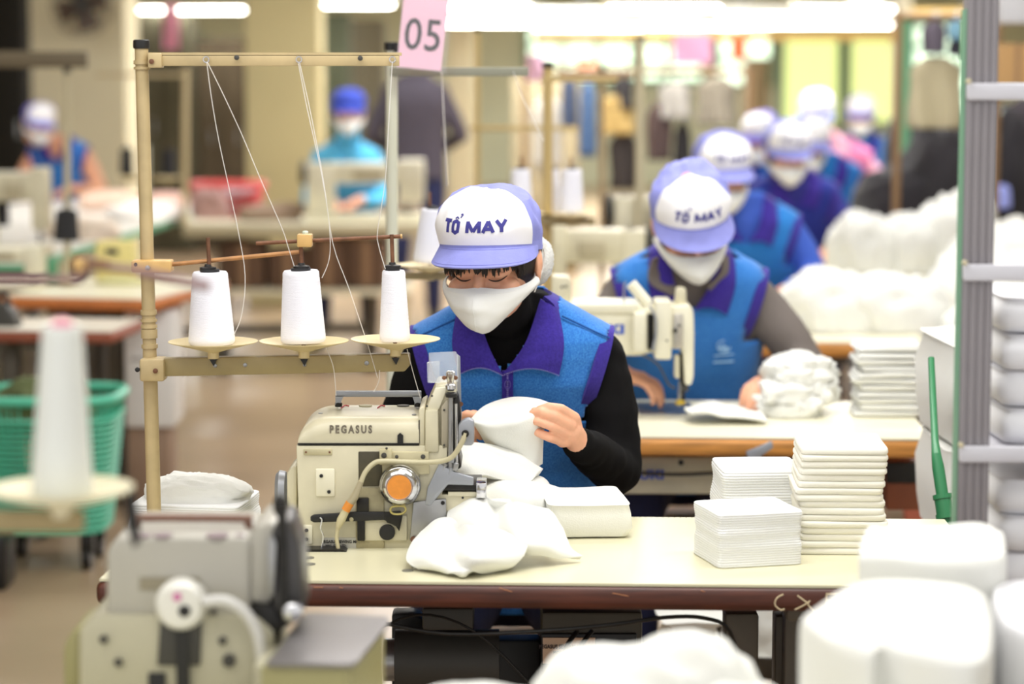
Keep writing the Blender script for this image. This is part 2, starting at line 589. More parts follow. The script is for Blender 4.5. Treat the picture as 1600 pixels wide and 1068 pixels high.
# wall fan on the left pillar
def fan():
    c = P(128, 8, 15.85)
    t = thing('wall_fan', 'dark wall fan mounted high on the pale left pillar', 'fan', c)
    g = MB()
    for r in (.07, .12, .17, .2):
        g.tube([c + Vector((r * math.cos(a), -.04 * (1 - r / .25), r * math.sin(a))) for a in [2 * PI * k / 24 for k in range(25)]], .004, 5, sub=0)
    for k in range(20):
        a = 2 * PI * k / 20
        g.tube([c + Vector((.03 * math.cos(a), -.05, .03 * math.sin(a))), c + Vector((.2 * math.cos(a), 0, .2 * math.sin(a)))], .003, 5, sub=0)
    g.build('guard', darkgrey, t)
    for k in range(4):
        a = PI / 2 * k + .3
        d, e = Vector((math.cos(a), 0, math.sin(a))), Vector((-math.sin(a), .25, math.cos(a)))
        MB().sheet([[c + d * r + e * s_ * (.03 + r * .3) for s_ in (-1, 0, 1)] for r in (.03, .09, .16)], .004).build('blade', mat('brown fan blade', (96, 74, 58), .5), t)
    MB().cyl(c + Vector((0, -.03, 0)), c + Vector((0, .16, 0)), .045, n=16).build('motor', darkgrey, t)
    MB().span(c + Vector((-.03, .12, -.14)), c + Vector((.03, .3, .02)), bev=.01).build('bracket', darkgrey, t)
fan()
# hanging papers
def paper(px0, py0, px1, py1, Y, rgb, label):
    t = thing('hanging_sheet', label, 'paper sheet', P((px0 + px1) / 2, py1, Y))
    a, b = P(px0, py1, Y), P(px1, py0, Y)
    rows = [[Vector((a.x + (b.x - a.x) * u, Y + .012 * math.sin(u * 5 + v * 3), a.z + (b.z - a.z) * v)) for u in [k / 6 for k in range(7)]] for v in [k / 6 for k in range(7)]]
    MB().sheet(rows, .003).build('sheet', mat('paper %d %d %d' % rgb, rgb, .7), t)
    for x in (a.x + .02, b.x - .02):
        MB().cyl((x, Y, b.z), (x, Y, 4.2), .002, n=5).build('string', thread_line, t)
paper(1052, 52, 1112, 100, 15, (250, 176, 214), 'pink paper sheet hanging below the lamps over the middle rows')
paper(1142, 58, 1166, 92, 15.5, (240, 130, 80), 'small orange paper tag hanging right of the pink sheet')
paper(824, 85, 852, 128, 12.5, (244, 196, 222), 'pale pink paper tag hanging right of the second thread stand')
paper(902, 92, 930, 122, 13.5, (232, 140, 100), 'salmon paper tag hanging over the brown rail')
paper(256, 5, 278, 78, 18.5, (214, 140, 170), 'narrow dusty pink banner hanging beside the wooden pole')
# ------------------------------------------------------------------ tables
def sewing_table(name_label, fl, fr, depth, top_m, edge_m, th=.041, z=.75, legs=True, group='sewing tables in the right-hand row'):
    """fl, fr: front corners (x, y) of the top"""
    fl, fr = Vector((*fl, 0)), Vector((*fr, 0))
    ax = (fr - fl).normalized()
    ay = Vector((-ax.y, ax.x, 0))
    L = (fr - fl).length
    t = thing('sewing_table', name_label, 'table', ((fl + fr) / 2 + ay * depth / 2), group)
    Mx = Matrix((( ax.x, ay.x, 0, fl.x), (ax.y, ay.y, 0, fl.y), (0, 0, 1, 0), (0, 0, 0, 1)))
    tr = lambda v: Mx @ v
    b = MB()
    b.prism([(.006, .006, z - .004), (L - .006, .006, z - .004), (L - .006, depth - .006, z - .004), (.006, depth - .006, z - .004)], .004, dirv=(0, 0, 1))
    b.build('tabletop', top_m, t, fn=tr)
    MB().span((0, 0, z - th), (L, depth, z - .004), bev=.012, seg=3).build('edge_band', edge_m, t, fn=tr)
    if legs:
        for x in (.16, L - .3):
            MB().span((x, depth * .42, .06), (x + .055, depth * .58, z - th), bev=.004).build('leg', legmet, t, fn=tr)
            MB().span((x - .005, .03, .02), (x + .06, depth - .03, .06), bev=.008).build('foot', legmet, t, fn=tr)
            MB().span((x - .01, .05, z - th - .025), (x + .065, depth - .05, z - th), bev=.004).build('bracket', legmet, t, fn=tr)
        MB().span((.2, depth * .47, .16), (L - .27, depth * .53, .21), bev=.004).build('crossbar', legmet, t, fn=tr)
    return t, tr
T1a, T1b = G(148, 905), G(1560, 918)
T1, tr1 = sewing_table('cream topped sewing table with dark brown edge in front of the nearest worker', (T1a.x, T1a.y), (T1b.x, T1b.y), .56, laminate, edgebrown)
# details of table 1
L1 = (T1b - T1a).length
for (px, py) in [(637, 891), (482, 871), (484, 881)]:
    MB().lathe(G(px, py, .7505), [(.009, 0), (.009, .0008), (.0001, .0008)], 18).build('screw_cover', steel, T1)
r_ = MB()
for k in range(44):
    x = .80 + k * .01
    r_.span((x, .548, .7502), (x + .0012, .548 + (.007 if k % 5 == 0 else .004), .7506))
ru = r_.build('measuring_tape_marks', inkdark, T1, fn=tr1, smooth=False)
ru['kind'] = 'stuff'
# chalk strokes on the edge
ch = MB()
def edge_pt(px, py):
    a = P(px, py, 3.59)
    x = a.x
    k = (x - T1a.x) / (T1b.x - T1a.x)
    Y = T1a.y + (T1b.y - T1a.y) * k - .001
    return P(px, py, Y)
for st_ in [[(1224, 928), (1214, 934), (1211, 944), (1219, 952), (1226, 951)], [(1246, 930), (1258, 939), (1264, 943)], [(1242, 952), (1256, 945), (1266, 938)], [(1262, 944), (1272, 954)],
            [(1292, 926), (1289, 948)], [(1292, 928), (1308, 926)], [(1290, 937), (1304, 936)]]:
    ch.tube([edge_pt(*q) for q in st_], .0012, 6)
ch.build('chalk_mark', mat('cream chalk', (214, 196, 160), .9), T1)
sc1 = MB()
for st_ in [[(957, 926), (982, 931)], [(780, 918), (800, 924)], [(1095, 922), (1101, 924)], [(490, 917), (505, 917)], [(530, 917), (536, 918)]]:
    sc1.tube([edge_pt(*q) for q in st_], .0006, 5)
sc1.build('scratch', mat('worn wood', (180, 120, 80), .8), T1)
# under-table gear
gb = thing('control_box', 'dark grey control box with a printed label hanging under the nearest table', 'control box', P(925, 1060, 3.9))
gb.location.z = .36
MB().pbox(846, 956, 1004, 1120, 3.86, .2, bev=.006).build('housing', mat('grey brown metal', (74, 68, 56), .5, metal=.2), gb)
MB().pbox(846, 990, 995, 1120, 3.85, .01, bev=.002).build('front_panel', black, gb)
MB().pbox(848, 996, 930, 1036, 3.846, .004).build('rating_label', mat('label paper', (206, 176, 150), .7), gb)
tx = MB()
def flat_text(mb, s, px, py, Y, hpx, rot=0, shear=0, sx=1, offset=0, spacing=1, persp=0):
    c = P(px, py, Y)
    sz = m(hpx, Y) / .7
    cr, sr = math.cos(rot), math.sin(rot)
    mb.text(s, sz, lambda x, y, z: (c.x + x * cr - y * sr, Y - z + persp * x, c.z + x * sr + y * cr), th=.0005, sx=sx, shear=shear, offset=offset * sz, spacing=spacing)
flat_text(tx, 'PEGASUS SEWING MACHINE', 888, 1010, 3.845, 6, sx=.85, offset=.02)
flat_text(tx, 'MODEL   220V', 884, 1019, 3.845, 4.5)
flat_text(tx, 'No. 1Ph  50Hz', 884, 1027, 3.845, 4.5)
tx.build('label_print', inkdark, gb, smooth=False)
mo = thing('clutch_motor', 'dark motor hanging under the left half of the nearest table', 'motor', P(700, 1100, 3.9))
MB().cyl(P(618, 1030, 3.9), P(780, 1030, 3.9), .05, n=28).build('motor_casing', darkgrey, mo)
MB().cyl(P(600, 1030, 3.9), P(618, 1030, 3.9), .035, n=24).build('pulley', steel, mo)
MB().pbox(660, 950, 740, 985, 3.84, .12, bev=.005).build('mounting_plate', darkgrey, mo)
MB().pprism([(612, 958), (650, 958), (700, 1000), (845, 1000), (845, 1120), (612, 1120)], 3.98, .05, bev=.006).build('under_table_shade', black, mo)  # added black panel standing in for the shade under the table
for lab, pts, r in [('thick grey cable sagging under the nearest table and bending down beside its right leg', [(600, 973, 3.66), (700, 990, 3.64), (850, 985, 3.62), (960, 975, 3.62), (1040, 964, 3.62), (1100, 965, 3.62), (1140, 985, 3.63), (1160, 1060, 3.68), (1165, 1100, 3.7)], .0032),
                    ('thin dark cable crossing behind the motor under the nearest table', [(560, 1000, 3.8), (650, 960, 3.78), (740, 985, 3.76), (830, 1070, 3.76), (845, 1100, 3.76)], .0022),
                    ('black bent cable hanging in front of the control box label', [(902, 985, 3.78), (885, 1010, 3.76), (873, 1045, 3.76), (868, 1080, 3.77)], .004),
                    ('second black cable hanging just right of the control box label', [(925, 985, 3.78), (905, 1012, 3.76), (890, 1045, 3.76), (880, 1080, 3.77)], .004)]:
    tag(MB().tube([P(*q) for q in pts], r, 8).build('cable', blackm), lab, 'cable')
tag(MB().pbox(1210, 962, 1260, 1100, 3.85, .05, bev=.004).build('support_panel', legmet), 'narrow grey brown steel panel under the right end of the nearest table', 'panel')
tag(MB().pbox(1132, 958, 1186, 1110, 3.8, .06, bev=.006).build('table_bracket', legmet), 'grey steel upright under the nearest table beside the bending cable', 'upright')

# table 2 and 3 ... of the row
q0, q1 = G(560, 678), G(1460, 686)
T2, tr2 = sewing_table('cream topped sewing table with light wood edge in front of the second worker', (q0.x, q0.y), (q1.x, q1.y), .58, laminate2, edgewood, th=.042)
q0, q1 = G(820, 531), G(1450, 535)
T3, tr3 = sewing_table('white topped sewing table with orange wood edge, third in the right-hand row', (q0.x, q0.y), (q1.x, q1.y), .62, laminate2, edgewood, th=.044)
RT = [((.62, 8.95), (1.95, 8.9), 'fourth'), ((.95, 10.78), (2.8, 10.74), 'fifth'), ((1.35, 12.6), (2.9, 12.55), 'sixth'), ((1.6, 14.42), (3.1, 14.4), 'seventh')]
for a, b, n_ in RT:
    sewing_table('pale topped sewing table mostly hidden behind workers, %s from the front in the right-hand row' % n_, a, b, .6, laminate2, edgewood)
# control panel under table 2
jb = thing('control_box', 'cream control housing with blue lettering under the second sewing table', 'control box', P(1110, 775, 5.2))
MB().pbox(940, 722, 1235, 772, 5.16, .3, bev=.006).build('housing', cream, jb)
MB().pbox(985, 714, 1172, 740, 5.14, .02, bev=.003).build('front_panel', mat('grey cream panel', (196, 190, 160), .5), jb)
MB().pbox(1172, 712, 1236, 742, 5.12, .03, bev=.003).build('switch_panel', darkgrey, jb)
t_ = MB(); flat_text(t_, 'JUKI', 1015, 742, 5.13, 14, offset=.045, sx=1.25); t_.build('lettering', inkblue, jb, smooth=False)
t_ = MB()
c = [(1146, 731), (1169, 731), (1157, 712)]
t_.pprism(c, 5.125, .004); t_.build('warning_triangle', mat('yellow sticker', (226, 190, 60), .6), jb, smooth=False)
t_ = MB().pprism([(1154, 728), (1161, 728), (1160, 718), (1157, 716)], 5.12, .004).build('warning_mark', black, jb)
MB().tube([P(x, y, 5.12) for x, y in [(985, 738), (1060, 741), (1130, 738), (1235, 735)]], .004, 8).build('cable', darkgrey, jb)
MB().lathe(P(1064, 722, 5.14), [(.006, 0), (.006, .004), (.001, .004)], 14, (0, -1, 0)).build('knob', black, jb)
kl = thing('knee_lifter', 'grey bent metal bracket under the edge of the second sewing table', 'bracket', P(1190, 735, 5.05))
MB().pprism([(1165, 705), (1206, 688), (1212, 700), (1190, 712), (1192, 730), (1172, 730)], 5.02, .06, bev=.004).build('plate', greymet, kl)
MB().pbox(1385, 720, 1452, 797, 5.2, .25, bev=.004).build('drawer', mat('red brown wood', (150, 84, 54), .5, var=.2), T2)
MB().pbox(1385, 722, 1450, 755, 5.19, .01, bev=.004).build('drawer_gap', black, T2)
tag(MB().prism([P(1405, 716, 6.0), P(1455, 716, 6.0), Vector((P(1475, 900, 6.0).x, 6.0, .002)), Vector((P(1440, 900, 6.0).x, 6.0, .002))], .03, bev=.004).build('leaning_board', mat('brick red paint', (170, 90, 66), .6)), 'slanted brick red board leaning below the right end of the second table', 'board')
# green pipe joint at the right of table 1
gp = thing('green_pipe', 'green plastic pipe with a ringed joint beside the right end of the nearest table', 'pipe', (G(1485, 860).x, 4.2, 0))
gm = mat('green plastic', (52, 128, 84), .35)
a_, b_ = P(1484, 850, 4.2), P(1466, 730, 4.24)
d_ = (a_ - b_).normalized()
MB().tube([a_ + d_ * .6, a_, b_, b_ - d_ * .02, P(1461, 690, 4.3), P(1455, 560, 4.45)], [.011, .011, .011, .009, .007, .006], 14, sub=0).build('pipe', gm, gp)
MB().tube([a_ - d_ * .085, a_ - d_ * .05], .0155, 16, sub=0).build('joint_sleeve', gm, gp)
for k in (.05, .085):
    MB().tube([a_ - d_ * (k - .004), a_ - d_ * (k + .004)], .0175, 16, sub=0).build('joint_ring', gm, gp)

# ------------------------------------------------------------------ thread stand 1
def cone(px, py_top, py_bot, Y, rb, rt, label, m_=thread_w, name='thread_cone', group=None, core=black, tilt=0, corepx=0):
    a, b = P(px, py_bot, Y), P(px + tilt, py_top, Y)
    a.y = b.y = Y
    t = thing(name, label, 'thread cone', a, group)
    h = (b - a).length
    prof = [(rb * .93, 0), (rb, .004), (rb, .008)]
    for k in range(1, 30):
        u = k / 30
        prof.append((rb + (rt - rb) * u + .0003 * (k % 2), .008 + (h - .012) * u))
    prof += [(rt, h - .003), (rt * .92, h), (rt * .45, h - .001)]
    MB().lathe(a, prof, 36, b - a).build('thread_winding', m_, t)
    MB().lathe(b - (b - a).normalized() * .002, [(rt * .55, 0), (rt * .55, .006), (rt * .35, .0062), (rt * .3, .009)], 20, b - a).build('cone_core', core, t)
    return t
YS = 3.9
st1 = thing('thread_stand', 'tan metal thread stand with a tall pole on the left end of the nearest table', 'thread stand', G(240, 852))
bot = P(242, 848, YS + .02); bot.z = .752
top = P(221, 72, YS + .02)
MB().tube([bot, bot.lerp(top, .35), bot.lerp(top, .4), top], [.0118, .0118, .0112, .0108], 18, sub=0).build('pole', tan, st1)
MB().lathe(P(221, 76, YS + .02), [(.0125, 0), (.0135, .003), (.013, .013), (.011, .0145)], 20).build('pole_cap', black, st1)
for (y0, y1) in [(100, 94), (108, 104), (491, 484), (502, 498), (512, 507), (528, 514), (544, 538)]:
    def onp(y):
        k = (848 - y) / (848 - 72)
        return bot.lerp(top, k)
    MB().tube([onp(y0), onp(y1)], .0135, 18, sub=0).build('tape_band', tan, st1)
MB().lathe(bot - Vector((0, 0, .001)), [(.03, 0), (.03, .006), (.016, .01), (.016, .03)], 20).build('base_flange', olive, st1)
ub = MB().pbox(232, 85, 624, 103, YS, .004, bev=.001); ub.span(P(232, 86, YS) + Vector((0, 0, -.001)), P(627, 83, YS) + Vector((0, .02, .001)))
ub = ub.build('upper_beam', tan, st1)
MB().pbox(231, 83, 252, 106, YS - .006, .03, bev=.002).build('beam_bracket', tan, st1)
for x, y in [(237, 96), (370, 90), (563, 91)]:
    MB().lathe(P(x, y, YS - .006), [(.0042, 0), (.0042, .003), (.001, .004)], 12, (0, -1, 0)).build('screw', darkgrey if x > 300 else rust, st1)
for x in (322, 467, 613):
    c = P(x, 93, YS - .005)
    MB().tube([c + Vector((.0045 * math.cos(a), 0, .0045 * math.sin(a))) for a in [2 * PI * k / 14 for k in range(15)]], .0012, 6, sub=0).build('thread_eyelet', chrome, st1)
mc = MB().pbox(205, 407, 267, 426, YS - .012, .036, bev=.003).build('clamp_block', tanblock, st1)
MB().lathe(P(231, 418, YS - .012), [(.004, 0), (.004, .004), (.001, .005)], 12, (0, -1, 0)).build('screw', steel, st1)
MB().lathe(P(212, 413, YS - .012), [(.003, 0), (.003, .001), (.001, .001)], 12, (0, -1, 0)).build('bolt_hole', black, st1)
MB().tube([P(266, 413, YS + .004), P(473, 393, YS + .004)], .0037, 10, sub=0).build('guide_arm', woodrod, st1)
cb = MB().pbox(464, 366, 487, 386, YS - .012, .024, bev=.002).build('guide_clamp', tanblock, st1)
MB().lathe(P(477, 367, YS), [(.005, 0), (.005, .005), (.003, .007)], 8).build('bolt', mat('white bolt', (196, 206, 190), .4), st1)
MB().tube([P(400, 380, YS + .008), P(626, 369, YS + .008)], .0033, 10, sub=0).build('guide_rod', rust, st1)
MB().cyl(P(626, 369, YS + .008), P(628.5, 368.8, YS + .008), .0038, n=10).build('rod_tip', tanblock, st1)
lb = MB().pprism([(254, 560), (640, 553), (641, 570), (632, 580), (254, 588)], YS - .002, .026, bev=.002).build('lower_beam', olive, st1)
MB().pbox(218, 561, 256, 596, YS - .014, .045, bev=.004).build('beam_clamp', tan, st1)
for x, y, mm in [(243, 579, rust), (215, 577, black)]:
    MB().lathe(P(x, y, YS - .014), [(.004, 0), (.004, .003), (.001, .004)], 12, (0, -1, 0)).build('screw', mm, st1)
for x, y, r in [(336, 571, .0035), (383, 570, .0035), (476, 570, .003), (573, 567, .004)]:
    MB().lathe(P(x, y, YS - .002), [(r, 0), (r * .9, .0015), (.001, .002)], 12, (0, -1, 0)).build('rivet', steel, st1)
labs = ['leftmost white thread cone on the tan stand', 'middle white thread cone on the tan stand', 'slim white thread cone, rightmost on the tan stand']
for i, (px, wpx, prim, pin0, pin1, r1, r2, tl) in enumerate([(333, 70, 535, 371, 560, .0375, .0285, -3), (475, 69, 534, 369, 560, .0365, .0292, -4), (618, 70, 531, 366, 558, .0245, .0185, -2)]):
    c = P(px, prim, YS)
    MB().lathe(c + Vector((0, 0, -.026)), [(.009, 0), (.009, .010), (.018, .013), (.045, .020), (.070, .0265), (.0725, .0275), (.0725, .0285), (.069, .028), (.045, .0225), (.02, .0185), (.001, .018)], 44).build('spool_plate', mat('tan plate', (216, 198, 152), .38, var=.06), st1)
    px2 = px + (-8, -5, -6)[i]
    MB().tube([P(px, pin1, YS), P(px2, pin0, YS)], .0033, 10, sub=0).build('spool_pin', rust, st1)
    MB().pprism([(px - 6, pin1 + 1), (px + 6, pin1 + 1), (px + 1, pin1 + 12)], YS - .006, .003).build('pin_wedge', black, st1)
    cone(px - 2 + (0, 1, 1)[i], (424, 422, 422)[i], (537, 534, 532)[i], YS, r1, r2, labs[i], tilt=tl)
# cone caps (black discs)
for px, py in [(325, 422), (471, 420), (613, 419)]:
    MB().lathe(P(px, py + 3, YS), [(.011, 0), (.0135, .002), (.0135, .008), (.006, .0095), (.005, .013)], 20).build('spool_cap', black, st1)
# threads
for lab, pts in [('white thread falling from the left eyelet and curving down beside the left cone', [(323, 97), (330, 150), (341, 215), (357, 290), (372, 360), (383, 430), (378, 490), (366, 522)]),
                 ('white thread slanting from the left eyelet down past the middle cone', [(324, 97), (350, 150), (380, 215), (405, 275), (440, 355), (450, 385), (461, 420)]),
                 ('white thread hanging from the middle eyelet and curving to the middle cone', [(466, 98), (480, 170), (500, 260), (512, 330), (516, 380), (513, 410), (503, 434)]),
                 ('white thread running from the middle eyelet down towards the machine handle', [(468, 98), (486, 180), (505, 280), (520, 380), (545, 450), (575, 540), (590, 590)]),
                 ('white thread hanging straight from the right eyelet to the slim cone', [(613, 96), (608, 180), (602, 280), (590, 360), (592, 385), (602, 420)]),
                 ('short white thread dropping below the middle plate to the machine', [(508, 540), (520, 570), (524, 600), (525, 618)]),
                 ('short white thread dropping below the tan beam to the machine top', [(593, 578), (592, 595), (584, 612)]),
                 ('white thread slanting down from the slim cone plate to the machine tower', [(636, 545), (645, 580), (657, 622)])]:
    tag(MB().tube([P(x, y, YS - .012 + .0001 * x % .01) for x, y in pts], .00058, 5).build('thread', thread_line), lab, 'thread')

# ------------------------------------------------------------------ machine 1 (in focus)
Y0 = 3.85
MC = thing('overlock_machine', 'cream overlock sewing machine with an orange and chrome knob on the nearest table', 'sewing machine', G(580, 862))
MB().pprism([(463, 695), (466, 696), (699, 696), (699, 750), (690, 772), (757, 772), (757, 852), (740, 860), (474, 860), (468, 850)], Y0, .17, bev=.004).build('body', cream, MC)
# top cover: rounded box profile
tc_ = MB()
zb, zt = P(600, 692, Y0).z, P(600, 650, Y0 + .02).z
x0, x1 = P(465, 690, Y0).x, P(654, 690, Y0).x
rings = []
H = zt - zb
for k in range(17):
    u = k / 16
    # left end rounds over with a large radius
    a = PI / 2 * u
    xx = x0 + .052 * (1 - math.sin(a)) if False else None
def cov(x):
    d = min(1, max(0, (x - x0) / .058))
    return zb + H * math.sqrt(max(0, 1 - (1 - d) ** 2.4)) * 1.0
for k in range(26):
    u = k / 25
    x = x0 + .0006 + (x1 - x0) * (u ** 1.6)
    zt_ = max(zb + .003, cov(x))
    h = zt_ - zb
    ring = [Vector((x, Y0 + .002, zb))]
    for j in range(9):
        a = PI / 2 * j / 8
        r = min(.026, h * .9)
        ring.append(Vector((x, Y0 + .002 + r * (1 - math.cos(a)), zb + h - r + r * math.sin(a))))
    for j in range(9):
        a = PI / 2 * j / 8
        r = min(.016, h * .9)
        ring.append(Vector((x, Y0 + .165 - r * (1 - math.sin(a)), zb + h - r + r * math.cos(a))))
    ring.append(Vector((x, Y0 + .165, zb)))
    rings.append(ring)
tc_.rings(rings)
cover = tc_.build('top_cover', cream, MC, angle=50)
MB().span((x0, Y0 - .0005, zb - .0022), (x1 + .001, Y0 + .166, zb - .0004)).build('seam', black, MC)
MB().span((x1, Y0 + .003, zb), (x1 + .0016, Y0 + .16, zt - .004)).build('seam', black, MC)
t_ = MB(); flat_text(t_, 'PEGASUS', 548, 671, Y0 + .0022, 12, sx=.74, offset=.04, spacing=1.42); t_.build('lettering', inkg, MC, smooth=False)
MB().pprism([(621, 692), (621, 680), (625, 676), (630, 680), (630, 692)], Y0 - .001, .006).build('slot', black, MC)
for x, y, yy in [(501, 646, .03), (647, 648, .03)]:
    MB().lathe(P(x, y, Y0 + yy) , [(.0036, 0), (.0036, .0015), (.001, .002)], 12).build('screw', steel, MC)
top_z = zt
for px, r, mm in [(571, .011, creamd), (630, .0105, blackm)]:
    p = G(px, 634, top_z)
    MB().lathe(p, [(r, -.001), (r, .0015), (r * .7, .002), (.001, .0022)], 24).build('oil_window', mm, MC)
for a, b in [(533, 545), (590, 601)]:
    MB().tube([G(a, 637, top_z + .0008), G((a + b) / 2, 633, top_z + .0008), G(b, 634, top_z + .0008)], .0012, 6).build('red_mark', mat('red pen', (200, 90, 96), .6), MC)
# handle
hd = MB()
hy = 3.96
hd.pbox(524, 611, 658, 620, hy, .012, bev=.001)
hd.pprism([(524, 618), (537, 618), (531, 632), (524, 632)], hy, .012)
hd.pprism([(644, 618), (658, 618), (658, 632), (649, 632)], hy, .012)
hd.build('carry_handle', greymet, MC)
for x in (529, 653):
    MB().lathe(P(x, 633, hy + .004), [(.006, -.002), (.006, .004), (.002, .006)], 12).build('screw', blackm, MC)
# tower
MB().pprism([(654, 697), (654, 640), (664, 634), (664, 697)], Y0 + .004, .14, bev=.003).build('tower_base', cream, MC)
MB().pprism([(664, 706), (664, 640), (672, 622), (681, 602), (712, 600), (714, 640), (706, 706)], Y0 + .012, .12, bev=.004).build('tower', cream, MC)
MB().pprism([(664, 707), (664, 640), (685, 640), (686, 707)], Y0 - .004, .03, bev=.004).build('tower_front', cream, MC)
MB().pprism([(666, 640), (680, 606), (700, 604), (686, 640)], Y0 + .006, .02, bev=.002).build('tower_slope', cream2, MC)
MB().pprism([(689, 704), (689, 636), (699, 622), (703, 626), (702, 700)], Y0 + .0, .02, bev=.003).build('side_plate', mat('grey beige plate', (176, 168, 148), .4, metal=.3), MC)
for x, y in [(694, 640), (694, 695), (675, 618), (667, 634)]:
    MB().lathe(P(x, y, Y0 - .001), [(.0018, 0), (.0018, .002), (.0005, .0025)], 10, (0, -1, 0)).build('screw', darkgrey, MC)
MB().pprism([(700, 706), (702, 640), (708, 618), (716, 616), (721, 650), (718, 712)], Y0 + .004, .05, bev=.003).build('needle_bar_housing', blackm, MC)
MB().cyl(P(704, 730, Y0 - .004), P(704, 612, Y0 - .004), .0042, n=14).build('presser_bar', steel, MC)
MB().cyl(P(713, 722, Y0 + .002), P(712, 630, Y0 + .002), .003, n=12).build('needle_bar', chrome, MC)
MB().lathe(P(705, 620, Y0 - .004), [(.009, 0), (.0095, .003), (.0095, .006), (.006, .008)], 20).build('collar', black, MC)
MB().lathe(P(704, 610, Y0 - .004), [(.005, 0), (.0085, .003), (.0085, .009), (.0055, .011), (.0055, .017), (.0075, .02), (.0075, .03), (.005, .032)], 20).build('pressure_knob', chrome, MC)
for x in (694, 712):
    MB().lathe(P(x, 590, Y0 - .006), [(.0036, 0), (.003, .002), (.001, .0025)], 12, (0, -1, 0)).build('screw', rust, MC)
MB().lathe(P(696, 606, Y0 + .02), [(.007, 0), (.007, .003), (.003, .004)], 16).build('oil_cap', blackm, MC)
# finger guard of clear plastic
MB().pprism([(670, 551), (712, 549), (716, 556), (716, 596), (670, 598)], Y0 + .02, .003).build('eye_guard', clear, MC)
MB().pprism([(667, 567), (687, 565), (687, 598), (668, 597)], Y0 + .005, .015).build('guard_side', clear, MC)
MB().pprism([(714, 553), (719, 557), (721, 640), (715, 640)], Y0 + .03, .004).build('guard_bracket', greymet, MC)
MB().cyl(P(720, 631, Y0 + .02), P(720, 631, Y0 + .04), .004, n=12).build('screw', rust, MC)
# front recess and plates
MB().pbox(560, 705, 600, 760, Y0 - .0015, .01, bev=.002).build('recess', mat('greasy dark recess', (74, 68, 50), .5, var=.3, vscale=40), MC)
MB().pbox(556, 762, 600, 860, Y0 - .004, .01, bev=.002).build('lower_panel', mat('grimy cream enamel', (168, 158, 124), .45, var=.3, vscale=30), MC)
MB().pprism([(595, 706), (670, 706), (671, 740), (640, 742), (598, 742)], Y0 - .008, .01, bev=.0015).build('bracket_plate', creamd, MC)
MB().pbox(593, 702, 612, 726, Y0 - .016, .012, bev=.001).build('hose_clamp', creamd, MC)
for x, y, r in [(600, 711, .0045), (620, 713, .003), (661, 713, .004), (604, 700, .002)]:
    MB().lathe(P(x, y, Y0 - .017), [(r, 0), (r, .002), (r * .3, .003)], 12, (0, -1, 0)).build('screw', darkgrey, MC)
for (a, b, c_, d_) in [(493, 732, 523, 776)]:
    MB().pbox(a, b, c_, d_, Y0 - .004, .006, bev=.003).build('cover_plate', cream2, MC)
for x, y in [(502, 743), (514, 768), (479, 828), (479, 842)]:
    MB().lathe(P(x, y, Y0 - .005), [(.003, 0), (.003, .0008), (.0005, .001)], 14, (0, -1, 0)).build('screw', black, MC)
MB().pbox(474, 820, 488, 850, Y0 - .003, .005, bev=.002).build('cover_plate', cream2, MC)
MB().pbox(474, 701, 519, 711, Y0 - .002, .004, bev=.0018).build('name_plate', creamd, MC)
for x in (478, 515):
    MB().lathe(P(x, 706, Y0 - .003), [(.0018, 0), (.0016, .001), (.0005, .001)], 10, (0, -1, 0)).build('rivet', rust, MC)
MB().pbox(558, 805, 636, 845, Y0 - .007, .008, bev=.0025).build('cover_plate', cream, MC)
MB().lathe(P(605, 831, Y0 - .008), [(.013, 0), (.0125, .004), (.001, .005)], 28, (0, -1, 0)).build('rubber_cap', black, MC)
MB().pprism([(485, 807), (490, 804), (560, 799), (626, 800), (622, 824), (600, 812), (560, 814), (490, 816), (485, 813)], Y0 - .014, .006, bev=.001).build('lever', black, MC)
MB().pprism([(600, 800), (626, 798), (629, 806), (624, 830), (617, 820), (604, 816)], Y0 - .018, .006, bev=.001).build('lever_end', blackm, MC)
MB().pbox(557, 778, 576, 800, Y0 - .013, .012, bev=.002).build('cam_block', blackm, MC)
MB().pbox(558, 812, 570, 845, Y0 - .012, .008, bev=.002).build('cam_follower', blackm, MC)
MB().lathe(P(549, 811, Y0 - .015), [(.0036, 0), (.003, .001), (.001, .0012)], 14, (0, -1, 0)).build('rivet', creamd, MC)
MB().tube([P(x, y, Y0 - .016) for x, y in [(500, 808), (503, 812), (501, 825), (505, 838), (502, 858)]], .0014, 8).build('chain', chrome, MC)
MB().pbox(503, 840, 577, 856, Y0 - .003, .003).build('rating_label', mat('silver label', (186, 184, 176), .4, metal=.4), MC)
t_ = MB()
flat_text(t_, 'PEGASUS SEWING MACHINE', 540, 846, Y0 - .0035, 4.6, sx=.9, offset=.02)
flat_text(t_, 'MFG. CO., LTD.', 525, 852, Y0 - .0035, 3.5)
t_.build('label_print', black, MC, smooth=False)
MB().pprism([(466, 858), (760, 856), (760, 864), (466, 864)], Y0 - .008, .19).build('rubber_gasket', darkgrey, MC)
MB().pprism([(475, 864), (545, 864), (535, 858), (470, 858)], Y0 - .035, .03).build('oil_tray', blackm, MC)
# tension knob
kc = P(625, 757, Y0 - .01)
MB().lathe(kc, [(.02, -.01), (.034, -.005), (.0345, .003), (.032, .010), (.0295, .012), (.030, .016), (.027, .021), (.0215, .0245), (.0205, .0235), (.001, .0235)], 48, (0, -1, 0)).build('knob', chrome, MC)
MB().lathe(kc + Vector((0, -.0236, 0)), [(.0198, 0), (.0195, .0012), (.001, .0014)], 36, (0, -1, 0)).build('knob_disc', orange, MC)
MB().tube([P(x, y, Y0 - .018) for x, y in [(613, 791), (630, 790), (634, 796), (628, 802), (614, 802), (610, 796), (613, 791)]], .0018, 8).build('brass_loop', mat('brass', (190, 176, 110), .4, metal=.6), MC)
